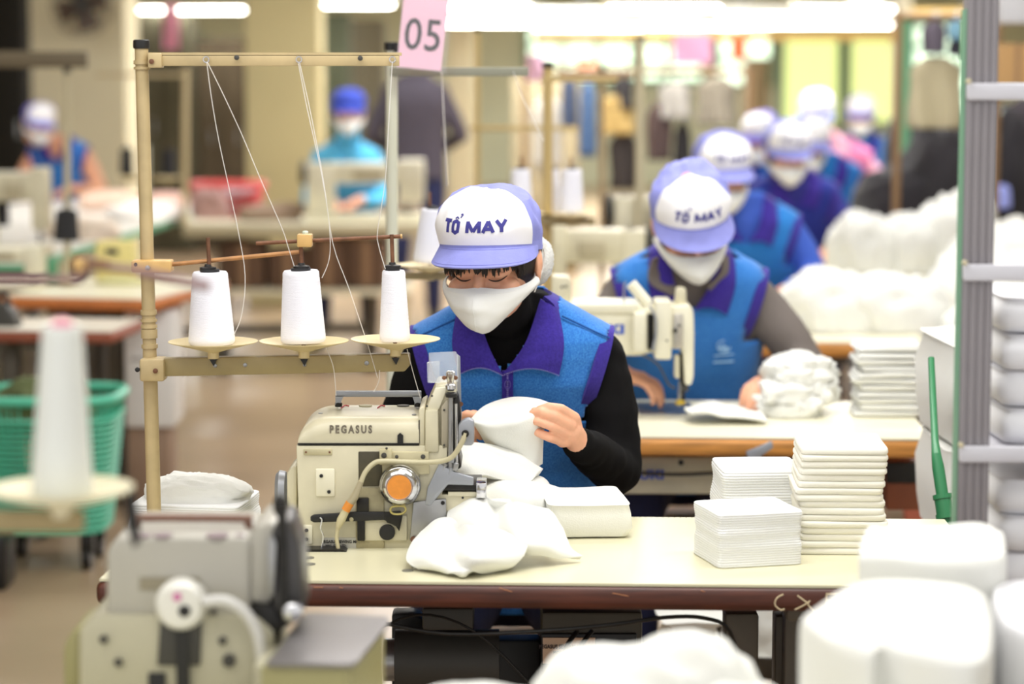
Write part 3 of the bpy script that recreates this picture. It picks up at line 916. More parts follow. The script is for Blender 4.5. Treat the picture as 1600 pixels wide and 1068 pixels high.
# hose
hp = [(727, 676, -.03), (722, 690, -.03), (708, 712, -.026), (690, 720, -.022), (660, 722, -.02), (630, 721, -.02), (600, 720, -.022), (585, 723, -.022), (571, 737, -.024), (562, 758, -.026), (552, 780, -.027)]
MB().tube([P(x, y, Y0 + d) for x, y, d in hp], .0042, 12).build('air_hose', mat('grey beige rubber', (190, 182, 150), .5), MC)
MB().tube([P(x, y, Y0 - .027) for x, y in [(564, 752), (554, 776), (543, 790)]], [.0045, .0065, .0062], 12).build('hose_sleeve', mat('taupe rubber', (165, 155, 128), .6), MC)
MB().tube([P(x, y, Y0 - .027) for x, y in [(547, 785), (540, 797)]], .0072, 14, sub=0).build('hose_band', orange, MC)
MB().tube([P(x, y, Y0 - .027) for x, y in [(541, 796), (533, 812), (528, 824)]], [.006, .007, .004], 12).build('hose_nozzle', mat('beige rubber', (196, 186, 150), .5), MC)
MB().tube([P(x, y, Y0 - .025) for x, y in [(528, 824), (526, 840), (529, 860)]], .0032, 10).build('hose_end', mat('beige rubber', (196, 186, 150), .5), MC)
# lever at right and sewing area
MB().pprism([(716, 665), (722, 657), (732, 653), (741, 658), (741, 690), (738, 696), (724, 696), (716, 690)], Y0 - .03, .02, bev=.003).build('lifting_lever', greymet, MC)
MB().lathe(P(727, 677, Y0 - .031), [(.006, 0), (.006, .002), (.003, .0025)], 16, (0, -1, 0)).build('hose_socket', blackm, MC)
MB().pprism([(668, 708), (716, 706), (722, 730), (700, 742), (688, 770), (672, 765)], Y0 + .002, .1, bev=.004).build('presser_mechanism', blackm, MC)
for k, (x, y) in enumerate([(706, 716), (711, 728), (703, 735), (693, 728), (697, 745)]):
    MB().box(P(x, y, Y0 - .004), (.009, .012, .013), (.1 * k, .2, .3 * k), bev=.002).build('mechanism_block', steel if k % 2 else greymet, MC)
MB().pprism([(668, 762), (686, 724), (712, 738), (740, 746), (740, 758), (700, 757), (672, 790), (664, 788)], Y0 - .01, .012, bev=.002).build('chip_guard', greymet, MC)
MB().pbox(690, 757, 752, 766, Y0 - .006, .1, bev=.001).build('needle_plate', blackm, MC)
MB().pbox(744, 755, 760, 778, Y0 - .012, .06, bev=.002).build('plate_end', chrome, MC)
MB().pprism([(646, 784), (697, 779), (698, 834), (684, 852), (648, 852), (640, 843)], Y0 - .008, .01, bev=.0015).build('looper_cover', steel, MC)
for x, y, r, mm in [(692, 785, .0033, blackm), (646, 842, .005, rust), (723, 777, .002, black)]:
    MB().lathe(P(x, y, Y0 - .009), [(r, 0), (r, .002), (r * .3, .0025)], 14, (0, -1, 0)).build('screw', mm, MC)
MB().pprism([(700, 768), (757, 768), (757, 775), (700, 775)], Y0 - .004, .1, bev=.001).build('front_rail', cream, MC)
# handwheel side
MB().pprism([(448, 738), (456, 728), (464, 726), (464, 800), (452, 800), (448, 790)], Y0 + .03, .09, bev=.006).build('belt_cover', cream, MC)
MB().lathe(P(462, 768, Y0 + .08), [(.02, 0), (.026, .012), (.034, .016), (.036, .026), (.03, .032), (.001, .034)], 30, (-1, 0, 0)).build('handwheel', greymet, MC)
#MARK_REST
# ------------------------------------------------------------------ people
def lerp(a, b, t):
    return a + (b - a) * t
TORSO = [(.48, .17, .165, .125), (.58, .15, .165, .12), (.68, .12, .162, .115), (.78, .085, .168, .115), (.88, .045, .182, .118), (.95, .015, .193, .115),
         (1.0, 0, .198, .108), (1.03, -.012, .194, .098), (1.045, -.016, .184, .09), (1.06, -.02, .16, .08), (1.08, -.028, .125, .068), (1.1, -.035, .09, .06), (1.125, -.045, .066, .056)]
def torso_at(z, rows=TORSO):
    for a, b in zip(rows, rows[1:]):
        if z <= b[0]:
            t = max(0, (z - a[0]) / (b[0] - a[0]))
            return [lerp(a[i], b[i], t) for i in (1, 2, 3)]
    return list(rows[-1][1:])
def torso_front(x, z, grow=0.0, cx=0):
    yc, w_, d_ = torso_at(z)
    u = min(.995, abs((x - cx) / (w_ + grow)))
    return yc - (d_ + grow) * (1 - u ** 2.5) ** (1 / 2.5)
def torso_rings(O, grow=0, z0=.5, z1=1.125, n=64, steps=34, lean=0):
    rg = []
    for k in range(steps + 1):
        z = lerp(z0, z1, k / steps)
        yc, w_, d_ = torso_at(z)
        r = []
        for i in range(n):
            a = 2 * PI * i / n
            c, s_ = math.cos(a), math.sin(a)
            e = 2 / 2.5
            r.append(O + Vector(((w_ + grow) * math.copysign(abs(c) ** e, c), yc + (d_ + grow) * math.copysign(abs(s_) ** e, s_), z)))
        rg.append(r)
    return rg

def head_frame(c, pitch, yaw, roll):
    return Matrix.Translation(c) @ Matrix.Rotation(yaw, 4, 'Z') @ Matrix.Rotation(pitch, 4, 'X') @ Matrix.Rotation(roll, 4, 'Y')
def hand_prims(mb, wrist, palm, fingers, thumb=None, r=.0085):
    mb.cap(wrist, palm[0], .024, .026, 14)
    for a, b in zip(palm, palm[1:]):
        mb.cap(a, b, .019, .016, 14)
    for f in fingers + ([thumb] if thumb else []):
        for i in range(len(f) - 1):
            k = 1 - .09 * i
            mb.cap(f[i], f[i + 1], r * k, r * (k - .09), 12)
def simple_hand(mb, wrist, side, Yf=-.1, z=.79, curl=1, toward=None):
    """a relaxed hand lying on a table: palm, four unequal curled fingers and a thumb. wrist: point, toward: direction"""
    d = Vector(toward or (-side * .5, -.8, -.15)).normalized()
    sx = Vector((0, 0, 1)).cross(d).normalized()
    up = d.cross(sx) * -1
    if up.z < 0:
        up = -up
    mb.cap(wrist - d * .02, wrist + d * .03, .024, .027, 12)
    for k in (-1, 0, 1):
        mb.cap(wrist + d * .02 + sx * .012 * k, wrist + d * .075 + sx * .021 * k + up * .004, .017, .0135, 12)
    for k, L in enumerate((.062, .075, .07, .055)):
        a = wrist + d * .078 + sx * (k - 1.5) * .0175 + up * .004
        b = a + d * L * .5 + sx * (k - 1.5) * .002 - up * .004
        c = b + d * L * .3 - up * L * .26
        e = c + d * L * .1 - up * L * .3
        mb.cap(a, b, .0092, .0086, 10); mb.cap(b, c, .0086, .008, 10); mb.cap(c, e, .008, .007, 10)
    s_ = -side
    a = wrist + d * .025 + sx * s_ * .022
    b = a + d * .032 + sx * s_ * .02 - up * .008
    c = b + d * .03 + sx * s_ * .004 - up * .006
    mb.cap(a, b, .0125, .0105, 10); mb.cap(b, c, .0105, .0085, 10)

def cap_crown_pt(az, t, puff=.0, seed=0, grow=0, H=.095, sag=(0, 0), creases=1.0):
    """az 0 = front; t 0 band .. 1 top"""
    a, b = .0875 + grow, .104 + grow
    th = t * PI / 2
    rad = max(0.0, math.cos(th)) ** .62
    bul = 1 + .10 * math.sin(PI * min(1, t * 1.25)) * (1 + .5 * (1 - math.cos(az)) / 2)
    back = (1 - math.cos(az)) / 2
    x = a * rad * bul * math.sin(az)
    y = -b * rad * bul * math.cos(az) * (1 + .10 * back * math.sin(PI * t))
    z0 = .064 - .05 * back
    z = z0 + (.142 + grow - z0) * math.sin(th) ** .92
    p = Vector((x, y, z))
    n = Vector((x, y, (z - .03) * 1.1)).normalized()
    cr = (abs(nz(p, 26, seed)) * -.015 + nz(p, 11, seed + 2) * .012) * min(1, t * 3) * creases
    cr *= .38 + .8 * back
    return p + n * (cr + puff)
def head_prims(mb, M):
    E = lambda c, r, rot=(0, 0, 0), nu=20, nv=12: mb.ell(M @ Vector(c), r, M.to_3x3() @ rotm(rot), nu, nv)
    E((0, .012, .035), (.0765, .094, .09), nu=28, nv=18)
    E((0, -.028, -.03), (.064, .066, .066), nu=24, nv=16)
    E((0, -.052, -.072), (.032, .034, .024))
    E((0, -.068, .02), (.058, .024, .035))
    for s_ in (-1, 1):
        E((s_ * .04, -.062, -.026), (.026, .026, .022))
        E((s_ * .031, -.0745, .004), (.017, .0125, .0115))
        E((s_ * .03, -.081, .022), (.022, .009, .006))
        E((s_ * .079, .006, -.004), (.0075, .018, .031), (0, 0, s_ * .35))
        E((s_ * .083, .012, .006), (.004, .016, .022), (0, 0, s_ * .5))
        E((s_ * .012, -.1, -.032), (.008, .009, .007))
    mb.cap(M @ Vector((0, -.086, .008)), M @ Vector((0, -.107, -.028)), .0085, .0115, 12)
    E((0, -.088, -.06), (.021, .008, .0045))
    E((0, -.086, -.07), (.017, .008, .005))
def face_parts(t, M, hero, cap_cols, text, maskmat, seed=0, netside=1, hairm=lip, creases=1.0):
    front, back, brimm = cap_cols
    tr = lambda v: M @ v
    # cap
    capo = bpy.data.objects.new('cap', None)
    n1, n2 = (48, 22) if hero else (22, 10)
    ha = R(70)
    cp = MB()
    rows = [[cap_crown_pt(lerp(-ha, ha, i / n1), min(.9995, j / n2), .0015, seed, creases=creases) for i in range(n1 + 1)] for j in range(n2 + 1)]
    cp.sheet(rows, .0022)
    fr = cp.build('cap_front_panel', front, t, fn=tr)
    bk = MB()
    rows = [[cap_crown_pt(lerp(ha - .02, 2 * PI - ha + .02, i / (n1 + 10)), min(.9995, j / n2), 0, seed, creases=creases) for i in range(n1 + 11)] for j in range(n2 + 1)]
    bk.sheet(rows, .0022)
    bk.build('cap_back_panel', back, t, fn=tr)
    # band
    bd = MB()
    rows = [[Vector((.088 * math.sin(az), -.1045 * math.cos(az), .064 - .05 * (1 - math.cos(az)) / 2 + dz)) for az in [2 * PI * i / 48 for i in range(49)]] for dz in (-.012, 0, .004)]
    bd.sheet(rows, .003)
    bd.build('cap_band', back, t, fn=tr)
    # brim
    br = MB()
    rows = []
    for j in range(9):
        v = j / 8
        row = []
        for i in range(33):
            az = lerp(-R(82), R(82), i / 32)
            L = .052 * max(0, math.cos(az * 82 / 82 * 1.08)) ** .55
            rr = Vector((.088 * math.sin(az), -.1045 * math.cos(az), .058 - .022 * (1 - math.cos(az))))
            d = Vector((math.sin(az) * .35, -1.0, 0)).normalized()
            row.append(rr + d * L * v + Vector((0, 0, -.020 * v * (L / .052) - .010 * v * math.sin(az) ** 2)))
        rows.append(row)
    br.sheet(rows, .003)
    brim = br.build('cap_brim', brimm, t, fn=tr)
    if hero:
        st_ = MB()
        for v in (.12, .9):
            st_.tube([r_ + Vector((0, 0, .002)) for r_ in patch([[rows[0][i] * (1 - v) + rows[8][i] * v for i in range(0, 33, 2)]] * 2, 2, 60)[0]], .0005, 4, sub=0)
        st_.build('stitching', mat('stitch', (128, 130, 200), .9), brim, fn=tr)
    if text:
        tx = MB()
        def onc(x, y, z):
            az = x / .093
            tt = .06 + (y + .022) / .115
            p = cap_crown_pt(az, max(0.01, tt), .0030 + z, seed, creases=creases)
            return p
        block_letters(tx, 'TÔ MAY', .0205, onc, .29)
        tx.build('cap_lettering', ink, fr, smooth=False, fn=tr)
    # hair
    hr = MB()
    rows = []
    for j in range(9):
        row = []
        for i in range(41):
            az = lerp(R(48), 2 * PI - R(48), i / 40)
            z = lerp(-.035 - .03 * (1 - math.cos(az)) / 2, .06, j / 8)
            k = math.sqrt(max(.05, 1 - ((z - .035) / .1) ** 2))
            row.append(Vector((.0825 * k * math.sin(az), .012 - .098 * k * math.cos(az), z)))
        rows.append(row)
    hr.sheet(rows, .008)
    hair = hr.build('hair', hairm, t, fn=tr)
    if hero:
        f = MB()
        rnd = random.Random(4)
        rws = [[Vector((.0785 * math.sin(az), .012 - .111 * kk * math.cos(az), z)) for az in [lerp(-R(60), R(66), i / 24) for i in range(25)]] for z, kk in ((.066, .96), (.052, 1.0), (.042, 1.0), (.034, .99), (.028, .975))]
        f.sheet(rws, .006)
        for k in range(90):
            u = k / 89
            az = lerp(-R(56), R(62), u)
            x = .079 * math.sin(az)
            y0 = -.093 * math.cos(az) - .004
            L = .022 + .012 * rnd.random() + (.006 if abs(u - .22) < .1 or abs(u - .62) < .12 else 0) + .02 * max(0, abs(u - .5) - .38) / .12
            dx = rnd.uniform(-.006, .006)
            f.tube([(x, y0 + .004, .062), (x + dx * .3, y0 - .005, .05), (x + dx * .6, y0 - .007, .046 - L * .5), (x + dx, y0 - .006, .044 - L)], [.0046, .005, .004, .0008], 6, sub=3)
        f.build('fringe', hairm, hair, fn=tr)
        for s_ in (-1, 1):
            MB().tube([(s_ * .016, -.0885, -.002), (s_ * .024, -.0895, -.0045), (s_ * .033, -.0885, -.0045), (s_ * .041, -.0845, -.002), (s_ * .0475, -.079, .002)], [.0006, .0012, .0013, .0012, .0006], 6).build('eyelash', hairm, t, fn=tr)
            MB().tube([(s_ * .017, -.0925, .0115), (s_ * .027, -.0925, .0125), (s_ * .038, -.087, .010), (s_ * .046, -.081, .007)], [.0003, .0006, .0006, .0003], 6).build('eyelid_fold', skin2, t, fn=tr)
            MB().tube([(s_ * .014, -.0945, .024), (s_ * .027, -.0935, .029), (s_ * .04, -.086, .028), (s_ * .05, -.077, .022)], [.0015, .0022, .0018, .0006], 6, flat=.5).build('eyebrow', hairm, t, fn=tr)
    # mask
    mk = MB()
    rows = []
    nn = 34 if hero else 18
    for j in range(15):
        v = j / 14
        row = []
        for i in range(nn + 1):
            u = lerp(-1, 1, i / nn)
            az = u * R(86)
            ca, sa = math.cos(az), math.sin(az)
            top = Vector((.0795 * sa, -.1035 * ca ** .9 if ca > 0 else 0, -.018 + .006 * ca ** 4 - .006 * abs(u) + .012 * max(0, abs(u) - .6)))
            botm = Vector((.071 * sa * (1 - .36 * ca), -.012 - .076 * ca, -.040 - .058 * ca ** 1.8))
            p = top.lerp(botm, v)
            bul = math.sin(PI * v) ** .8 * (.012 + .018 * ca ** 3) + .006 * ca
            nose = .010 * math.exp(-(u / .16) ** 2) * math.sin(PI * min(1, v * 1.15)) ** .7
            p += Vector((sa * .6, -ca, -.15 * ca * (v > .5))).normalized() * (bul + nose)
            if hero:
                p += Vector((0, -1, 0)) * (.0045 * nz((u * 2.2, v * 3.2, 0), 1.9, 3) + .0024 * math.sin(v * 9 + abs(u) * 5) * math.exp(-abs(u) * 3))
            row.append(p)
        rows.append(row)
    mk.sheet(rows, .0022)
    mask = mk.build('face_mask', maskmat, t, fn=tr)
    if hero:
        MB().tube([rows[j][nn // 2] + Vector((0, -.0018, 0)) for j in range(15)], .0009, 5, sub=0).build('mask_seam', maskm, mask, fn=tr)
        MB().tube([rows[1][i] + (rows[1][i] - Vector((0, 0, rows[1][i].z))).normalized() * .0012 for i in range(nn + 1)], .0007, 5, sub=0).build('mask_hem', maskm, mask, fn=tr)
        for s_ in (-1, 1):
            MB().tube([(s_ * .0765, -.006, -.022), (s_ * .082, .002, .012), (s_ * .085, .015, .028), (s_ * .088, .028, .014), (s_ * .085, .026, -.012), (s_ * .079, .008, -.035), (s_ * .074, -.004, -.05)], .0013, 6).build('ear_loop', maskm, mask, fn=tr)

GL = {'T': (.72, [[(0, 1), (.72, 1)], [(.36, 1), (.36, 0)]]),
      'Ô': (.74, [[(.37, 1), (.12, .86), (.1, .5), (.12, .14), (.37, 0), (.62, .14), (.64, .5), (.62, .86), (.37, 1)], [(.2, 1.2), (.37, 1.36), (.54, 1.2)], [(.64, 1.56), (.74, 1.66), (.86, 1.58), (.8, 1.46), (.72, 1.4), (.72, 1.3)]]),
      'M': (1.25, [[(.1, 0), (.1, 1)], [(.1, .96), (.625, .1)], [(.625, .1), (1.15, .96)], [(1.15, 1), (1.15, 0)]]),
      'A': (1.0, [[(.06, 0), (.5, 1)], [(.5, 1), (.94, 0)], [(.25, .3), (.75, .3)]]),
      'Y': (.95, [[(.05, 1), (.475, .42)], [(.9, 1), (.475, .42)], [(.475, .45), (.475, 0)]]), ' ': (.38, [])}
def block_letters(mb, txt, h, fn, wd=.24):
    """bold block lettering centred on the origin, each stroke a slim raised bar"""
    tot = sum(GL[c][0] + .16 for c in txt) - .16
    x0 = -tot / 2
    k = 0
    for c in txt:
        w_, strokes = GL[c]
        for st_ in strokes:
            small = max(q[1] for q in st_) > 1.1
            ww = (wd if not small else .1) / 2
            k += 1
            for (ax, ay), (bx, by) in zip(st_, st_[1:]):
                d = Vector((bx - ax, by - ay)); L = d.length; d /= L
                n_ = Vector((-d.y, d.x)) * ww
                e = d * (.1 if len(st_) > 2 and not small else .0)
                N = 5
                lo, hi = [], []
                for i in range(N + 1):
                    q = Vector((ax, ay)) - e + (d * L + e * 2) * i / N
                    for z, lst in ((0, lo), (.0006 + .00004 * k, hi)):
                        lst.append([fn((x0 + v.x + v.y * .1) * h, (v.y - .5) * h, z) for v in (q + n_, q, q - n_)])
                V = [[mb.bm.verts.new(p) for p in r] for r in hi]
                B = [[mb.bm.verts.new(p) for p in r] for r in lo]
                for i in range(N):
                    for j in range(2):
                        mb.bm.faces.new((V[i][j], V[i][j + 1], V[i + 1][j + 1], V[i + 1][j]))
                    mb.bm.faces.new((V[i][0], V[i + 1][0], B[i + 1][0], B[i][0]))
                    mb.bm.faces.new((V[i][2], B[i][2], B[i + 1][2], V[i + 1][2]))
        x0 += w_ + .16

def person(label, O, head, seed=0, hero=False, vest=vestblue, trim=collarm, sleeve=knitblack, short=False, capc=(capw, capl, capl), text=True, collar=True,
           arms=None, hands=True, vox=None, legs=True, group=None, shirt=None, cat='person', seated=True, skinm=None, mask=True, creases=1.0, hero_hands=None, sleeve2=None, logo=False, hand_dir=None, bodyw=1.0):
    """O floor point under the chest; head: dict(c, pitch, yaw, roll)"""
    O = Vector(O)
    skinm = skinm or (skin if hero else skin2)
    t = thing('person', label, cat, O, group)
    M = head_frame(head['c'], head['pitch'], head.get('yaw', 0), head.get('roll', 0))
    vx = vox or .009
    hc = Vector(head['c'])
    neckb = O + Vector((0, .0, 1.06))
    # skin body
    b = MB()
    head_prims(b, M)
    b.cap(neckb, M @ Vector((0, .02, -.05)), .05, .046, 20)
    b.rings(torso_rings(O, -.03, .55, 1.09, 40, 22))
    A = arms
    for s_, (sh, el, wr) in zip((-1, 1), A):
        b.cap(sh, el, .036, .032, 16)
        b.cap(el, wr, .032, .021, 16)
        if hands and not hero_hands:
            hd_ = (hand_dir[0 if s_ < 0 else 1] if hand_dir else None)
            simple_hand(b, wr, s_, toward=hd_)
    if hero_hands:
        hero_hands(b)
    for s_ in (-1, 1):
        hip = O + Vector((s_ * .085, .16, .54))
        if seated:
            kn = O + Vector((s_ * .13, -.25, .53)); an = O + Vector((s_ * .13, -.2, .1)); toe = O + Vector((s_ * .14, -.33, .035))
        else:
            kn = Vector((O.x + s_ * .1, O.y + .06, .48)); an = Vector((O.x + s_ * .1, O.y + .1, .09)); toe = Vector((O.x + s_ * .11, O.y + .24, .035))
        b.cap(hip, kn, .06, .045, 14); b.cap(kn, an, .042, .03, 14); b.cap(an, toe, .032, .026, 14)
    me = blob(b, vx, 2)
    link('body', me, skinm, t, angle=180)
    # trousers and shoes
    b = MB()
    for s_ in (-1, 1):
        hip = O + Vector((s_ * .085, .16, .53))
        if seated:
            kn = O + Vector((s_ * .13, -.25, .53)); an = O + Vector((s_ * .13, -.2, .13))
        else:
            kn = Vector((O.x + s_ * .1, O.y + .06, .48)); an = Vector((O.x + s_ * .1, O.y + .1, .12))
        b.cap(hip, kn, .088, .066, 16); b.cap(kn, an, .064, .05, 16)
    b.ell(O + Vector((0, .17, .56)), (.17, .125, .11))
    link('trousers', blob(b, .014, 3), trouser, t, angle=180)
    for s_ in (-1, 1):
        an = O + Vector((s_ * .13, -.2, .07)) if seated else Vector((O.x + s_ * .1, O.y + .1, .07)); toe = an + Vector((s_ * .01, -.15 if seated else .15, -.035))
        b = MB(); b.cap(an, toe, .04, .034, 14); b.cap(an + Vector((0, .02, -.035)), toe, .034, .034, 14)
        b.build('shoe', blackm, t)
    # sweater with sleeves
    b = MB()
    if sleeve is not None:
        b.rings(torso_rings(O, -.012, .52, 1.12, 48, 26))
        if hero or not shirt:
            b.cap(neckb + Vector((0, -.005, 0)), M @ Vector((0, .03, -.082)), .061, .056, 24)
        for s_, (sh, el, wr) in zip((-1, 1), A):
            sh, el, wr = Vector(sh), Vector(el), Vector(wr)
            end = el.lerp(wr, .06 if short else .95)
            b.cap(sh + Vector((-s_ * .02, 0, .0)), sh.lerp(el, .5), .06, .054, 20)
            b.cap(sh.lerp(el, .5), el, .054, .047, 20)
            if not short:
                b.cap(el, el.lerp(wr, .5), .047, .041, 20)
                b.cap(el.lerp(wr, .5), end, .041, .031, 20)
        def wr_(c, n):
            k = abs(nz(c, 14, seed)) * .006 + nz(c, 34, seed + 1) * .0025
            return c + n * (k - .002)
        link('sweater' if not short else 'shirt', blob(b, .0055 if hero else .012, 4 if hero else 2, wr_ if hero else (lambda c, n: c + n * nz(c, 12, seed) * .006)), sleeve, t, angle=180)
    # vest shell
    b = MB()
    rg = torso_rings(O, .004, .5, 1.122, 170 if hero else 56, 150 if hero else 44)
    zV = .977 if hero else .95
    zc = []
    for ring in rg:
        zc.append(ring[0].z)
    bm = b.bm
    V = [[bm.verts.new(p + (p - (O + Vector((0, .02, p.z)))).normalized() * (.004 * nz(p, 9, seed) + .0022 * nz(p, 23, seed))) for p in ring] for ring in rg]
    n = len(rg[0])
    for j in range(len(V) - 1):
        for i in range(n):
            q = (V[j][i], V[j][(i + 1) % n], V[j + 1][(i + 1) % n], V[j + 1][i])
            c = sum((v.co for v in q), Vector()) / 4
            if collar and c.y < O.y and c.z > O.z + zV and abs(c.x - O.x + (.014 if hero else 0)) < (c.z - O.z - zV) * .8:
                continue
            if collar:
                sa_ = (c.z - O.z - .965) / .083
                if abs(sa_) < 1 and abs(c.x - O.x) > .158 + .016 * sa_ - .006 * (1 - sa_) ** 1.5:
                    continue
            bm.faces.new(q)
    r_ = bmesh.ops.recalc_face_normals(bm, faces=bm.faces)
    vo = b.build('vest', vest, t, angle=180)
    so = vo.modifiers.new('thickness', 'SOLIDIFY'); so.thickness = .004; so.offset = 0
    # collar flaps lying on the chest
    if collar:
        def on(x, z, off):
            return Vector((O.x + x, O.y + torso_front(x, z, .004) - off, O.z + z))
        if hero:
            FL = [([(-.066, 1.10), (-.046, 1.035), (-.018, .975)], [(-.098, 1.085), (-.106, 1.03), (-.094, .976)], -1),
                  ([(.052, 1.11), (.026, 1.035), (-.016, .975)], [(.082, 1.09), (.092, 1.03), (.084, .974)], 1)]
        else:
            FL = [([(-.055, 1.1), (-.04, 1.02), (-.006, .96)], [(-.098, 1.085), (-.1, 1.02), (-.082, .95)], -1),
                  ([(.055, 1.1), (.04, 1.02), (.006, .96)], [(.098, 1.085), (.1, 1.02), (.082, .95)], 1)]
        for inn, out, s_ in FL:
            I = spline([Vector((x, 0, z)) for x, z in inn], 22)
            Q = spline([Vector((x, 0, z)) for x, z in out], 22)
            rows = []
            for a, c in zip(I, Q):
                row = []
                for k in range(11):
                    u = k / 10
                    p = a.lerp(c, u)
                    row.append(on(p.x, p.z + .014 * math.sin(PI * u) * max(0, (I.index(a) - 10) / 11), .006 + .014 * math.sin(PI * (u * .8 + .1)) + .003 * nz((p.x, p.z, 0), 20, seed)))
                rows.append(row)
            cf = MB().sheet(rows, .005).build('collar_flap', trim, t)
            if hero:
                zp = MB()
                e = [rows[-1][k] + Vector((0, -.003, -.001)) for k in range(11)]
                for k in range(34):
                    u = k / 33 * 10
                    j = min(9, int(u))
                    p = e[j].lerp(e[j + 1], u - j)
                    zp.box(p, (.0012, .0016, .0022))
                z_ = zp.build('zip_teeth', mat('violet zip teeth', (140, 130, 200), .4, metal=.3), cf)
                z_['kind'] = 'stuff'
        # stand round the neck
        rows = []
        for j in range(7):
            v = j / 6
            row = []
            for i in range(41):
                a = lerp(-R(38), R(218), i / 40)
                yc, w_, d_ = torso_at(1.085 + .02 * v)
                rr = .082 + .02 * math.sin(PI * v) - .012 * v
                row.append(O + Vector((rr * 1.02 * math.cos(a), -.028 + rr * .95 * math.sin(a) - .01 * v, 1.07 + .04 * v + .012 * max(0, math.sin(a)))))
            rows.append(row)
        MB().sheet(rows, .006).build('collar_stand', trim, t)
    if hero:
        # zip
        zz = [k for k in [lerp(.982, .70, k / 20) for k in range(21)]]
        rows = [[Vector((O.x - .008 + dx, O.y + torso_front(-.008 + dx, z, .004) - .007 - (.002 if abs(dx) < .004 else 0), O.z + z)) for dx in (-.010, -.004, 0, .004, .010)] for z in zz]
        zo = MB().sheet(rows, .003).build('zip_tape', trim, t)
        te = MB()
        for k in range(70):
            z = lerp(.98, .72, k / 69)
            te.box((O.x - .008, O.y + torso_front(-.008, z, .004) - .0115, O.z + z), (.0035, .0015, .0016))
        z_ = te.build('zip_teeth', mat('violet zip teeth', (140, 130, 200), .4, metal=.3), zo)
        z_['kind'] = 'stuff'
        c = Vector((O.x - .008, O.y + torso_front(-.008, .957, .004) - .016, O.z + .957))
        MB().tube([c + Vector((.005 * math.cos(a), 0, .008 * math.sin(a))) for a in [2 * PI * k / 16 for k in range(17)]], .0012, 6, sub=0).build('zip_pull', mat('violet metal', (88, 76, 160), .35, metal=.6), zo)
        # shoulder and side seams
        for s_ in (-1, 1):
            MB().tube([Vector((O.x + s_ * lerp(.09, .176, u), O.y + torso_front(lerp(.085, .172, u), lerp(1.078, 1.036, u), .004) - .0035, O.z + lerp(1.078, 1.036, u))) for u in [k / 8 for k in range(9)]], .0018, 6, sub=0).build('shoulder_seam', mat('dark blue stitch', (30, 84, 156), .9), t)
    # armhole trims
    if trim is not None and collar:
        for s_, (sh, el, wr) in zip((-1, 1), A):
            rows = []
            for j in range(5):
                v = j / 4
                row = []
                for i in range(41):
                    a = 2 * PI * i / 40
                    zz_ = .965 + .083 * math.sin(a)
                    xx = .158 + .016 * math.sin(a) - .012 * (1 - math.sin(a)) ** 1.5 * .5 + (v - .5) * .024
                    yc, w_, d_ = torso_at(zz_)
                    fy = torso_front(xx, zz_, .006) - .007
                    k = abs(math.cos(a)) ** .4
                    yy = lerp(yc, fy, k) if math.cos(a) > 0 else lerp(yc, 2 * yc - fy, k)
                    row.append(O + Vector((s_ * xx, yy, zz_ + .002)))
                rows.append(row)
            MB().sheet(rows, .006).build('armhole_trim', trim, t)
    if capc:
        face_parts(t, M, hero, capc, text, maskm if mask is True else mask, seed, creases=creases)
    return t, M, O

# --- worker 1
O1 = Vector((.0, 4.42, 0))
hc = P(770, 412, 4.27)
sh_l = O1 + Vector((-.165, 0, .985)); el_l = P(618, 735, 4.44); wr_l = P(690, 690, 4.24)
sh_r = O1 + Vector((.172, 0, .985)); el_r = P(962, 735, 4.36); wr_r = P(902, 690, 4.155)
def hands1(b):
    # image-right hand: back of the hand and four fingers lying along the held cloth
    F = lambda *q: [P(x, y, Y) for x, y, Y in q]
    b.cap(el_r, wr_r, .03, .023, 16)
    b.cap(wr_r, P(893, 672, 4.13), .022, .020, 14)
    pal = [P(897, 656, 4.125), P(893, 667, 4.122), P(886, 678, 4.122), P(879, 688, 4.125)]
    for p in pal:
        b.cap(P(899, 681, 4.145), p, .016, .0125, 12)
    fs = [F((898, 652, 4.118), (877, 638, 4.098), (857, 635, 4.090), (843, 639, 4.092)),
          F((893, 664, 4.114), (866, 650, 4.088), (845, 643, 4.083), (832, 645, 4.088)),
          F((886, 676, 4.114), (861, 665, 4.088), (841, 658, 4.083), (827, 656, 4.088)),
          F((878, 688, 4.118), (859, 683, 4.095), (844, 677, 4.09), (834, 672, 4.094))]
    for f in fs:
        rr = [.0096, .0083, .0077, .0066]
        for i in range(3):
            b.cap(f[i], f[i + 1], rr[i], rr[i + 1], 14)
    th = F((893, 672, 4.15), (872, 655, 4.145), (850, 646, 4.125), (836, 643, 4.118))
    for i in range(3):
        b.cap(th[i], th[i + 1], [.0125, .0115, .0098][i], [.0115, .0098, .0085][i], 14)
    # image-left hand, half hidden by the machine
    b.cap(el_l, wr_l, .03, .023, 16)
    for q in [(712, 660), (712, 672), (712, 684), (714, 695)]:
        b.cap(wr_l, P(q[0], q[1], 4.2), .017, .0125, 12)
    for f, rr in [(F((714, 656, 4.19), (730, 647, 4.175), (742, 650, 4.165), (748, 657, 4.16)), .009),
                  (F((714, 668, 4.19), (735, 660, 4.17), (747, 662, 4.16), (754, 668, 4.158)), .009),
                  (F((714, 681, 4.19), (734, 676, 4.17), (745, 677, 4.165), (751, 682, 4.162)), .0085),
                  (F((716, 693, 4.19), (733, 690, 4.175), (741, 692, 4.17), (746, 696, 4.168)), .0078)]:
        for i in range(3):
            b.cap(f[i], f[i + 1], rr * (1 - .07 * i), rr * (1 - .07 * (i + 1)), 12)
    th = F((708, 672, 4.21), (724, 655, 4.2), (740, 648, 4.188), (750, 650, 4.18))
    for i in range(3):
        b.cap(th[i], th[i + 1], .0115 - .001 * i, .0105 - .001 * i, 12)
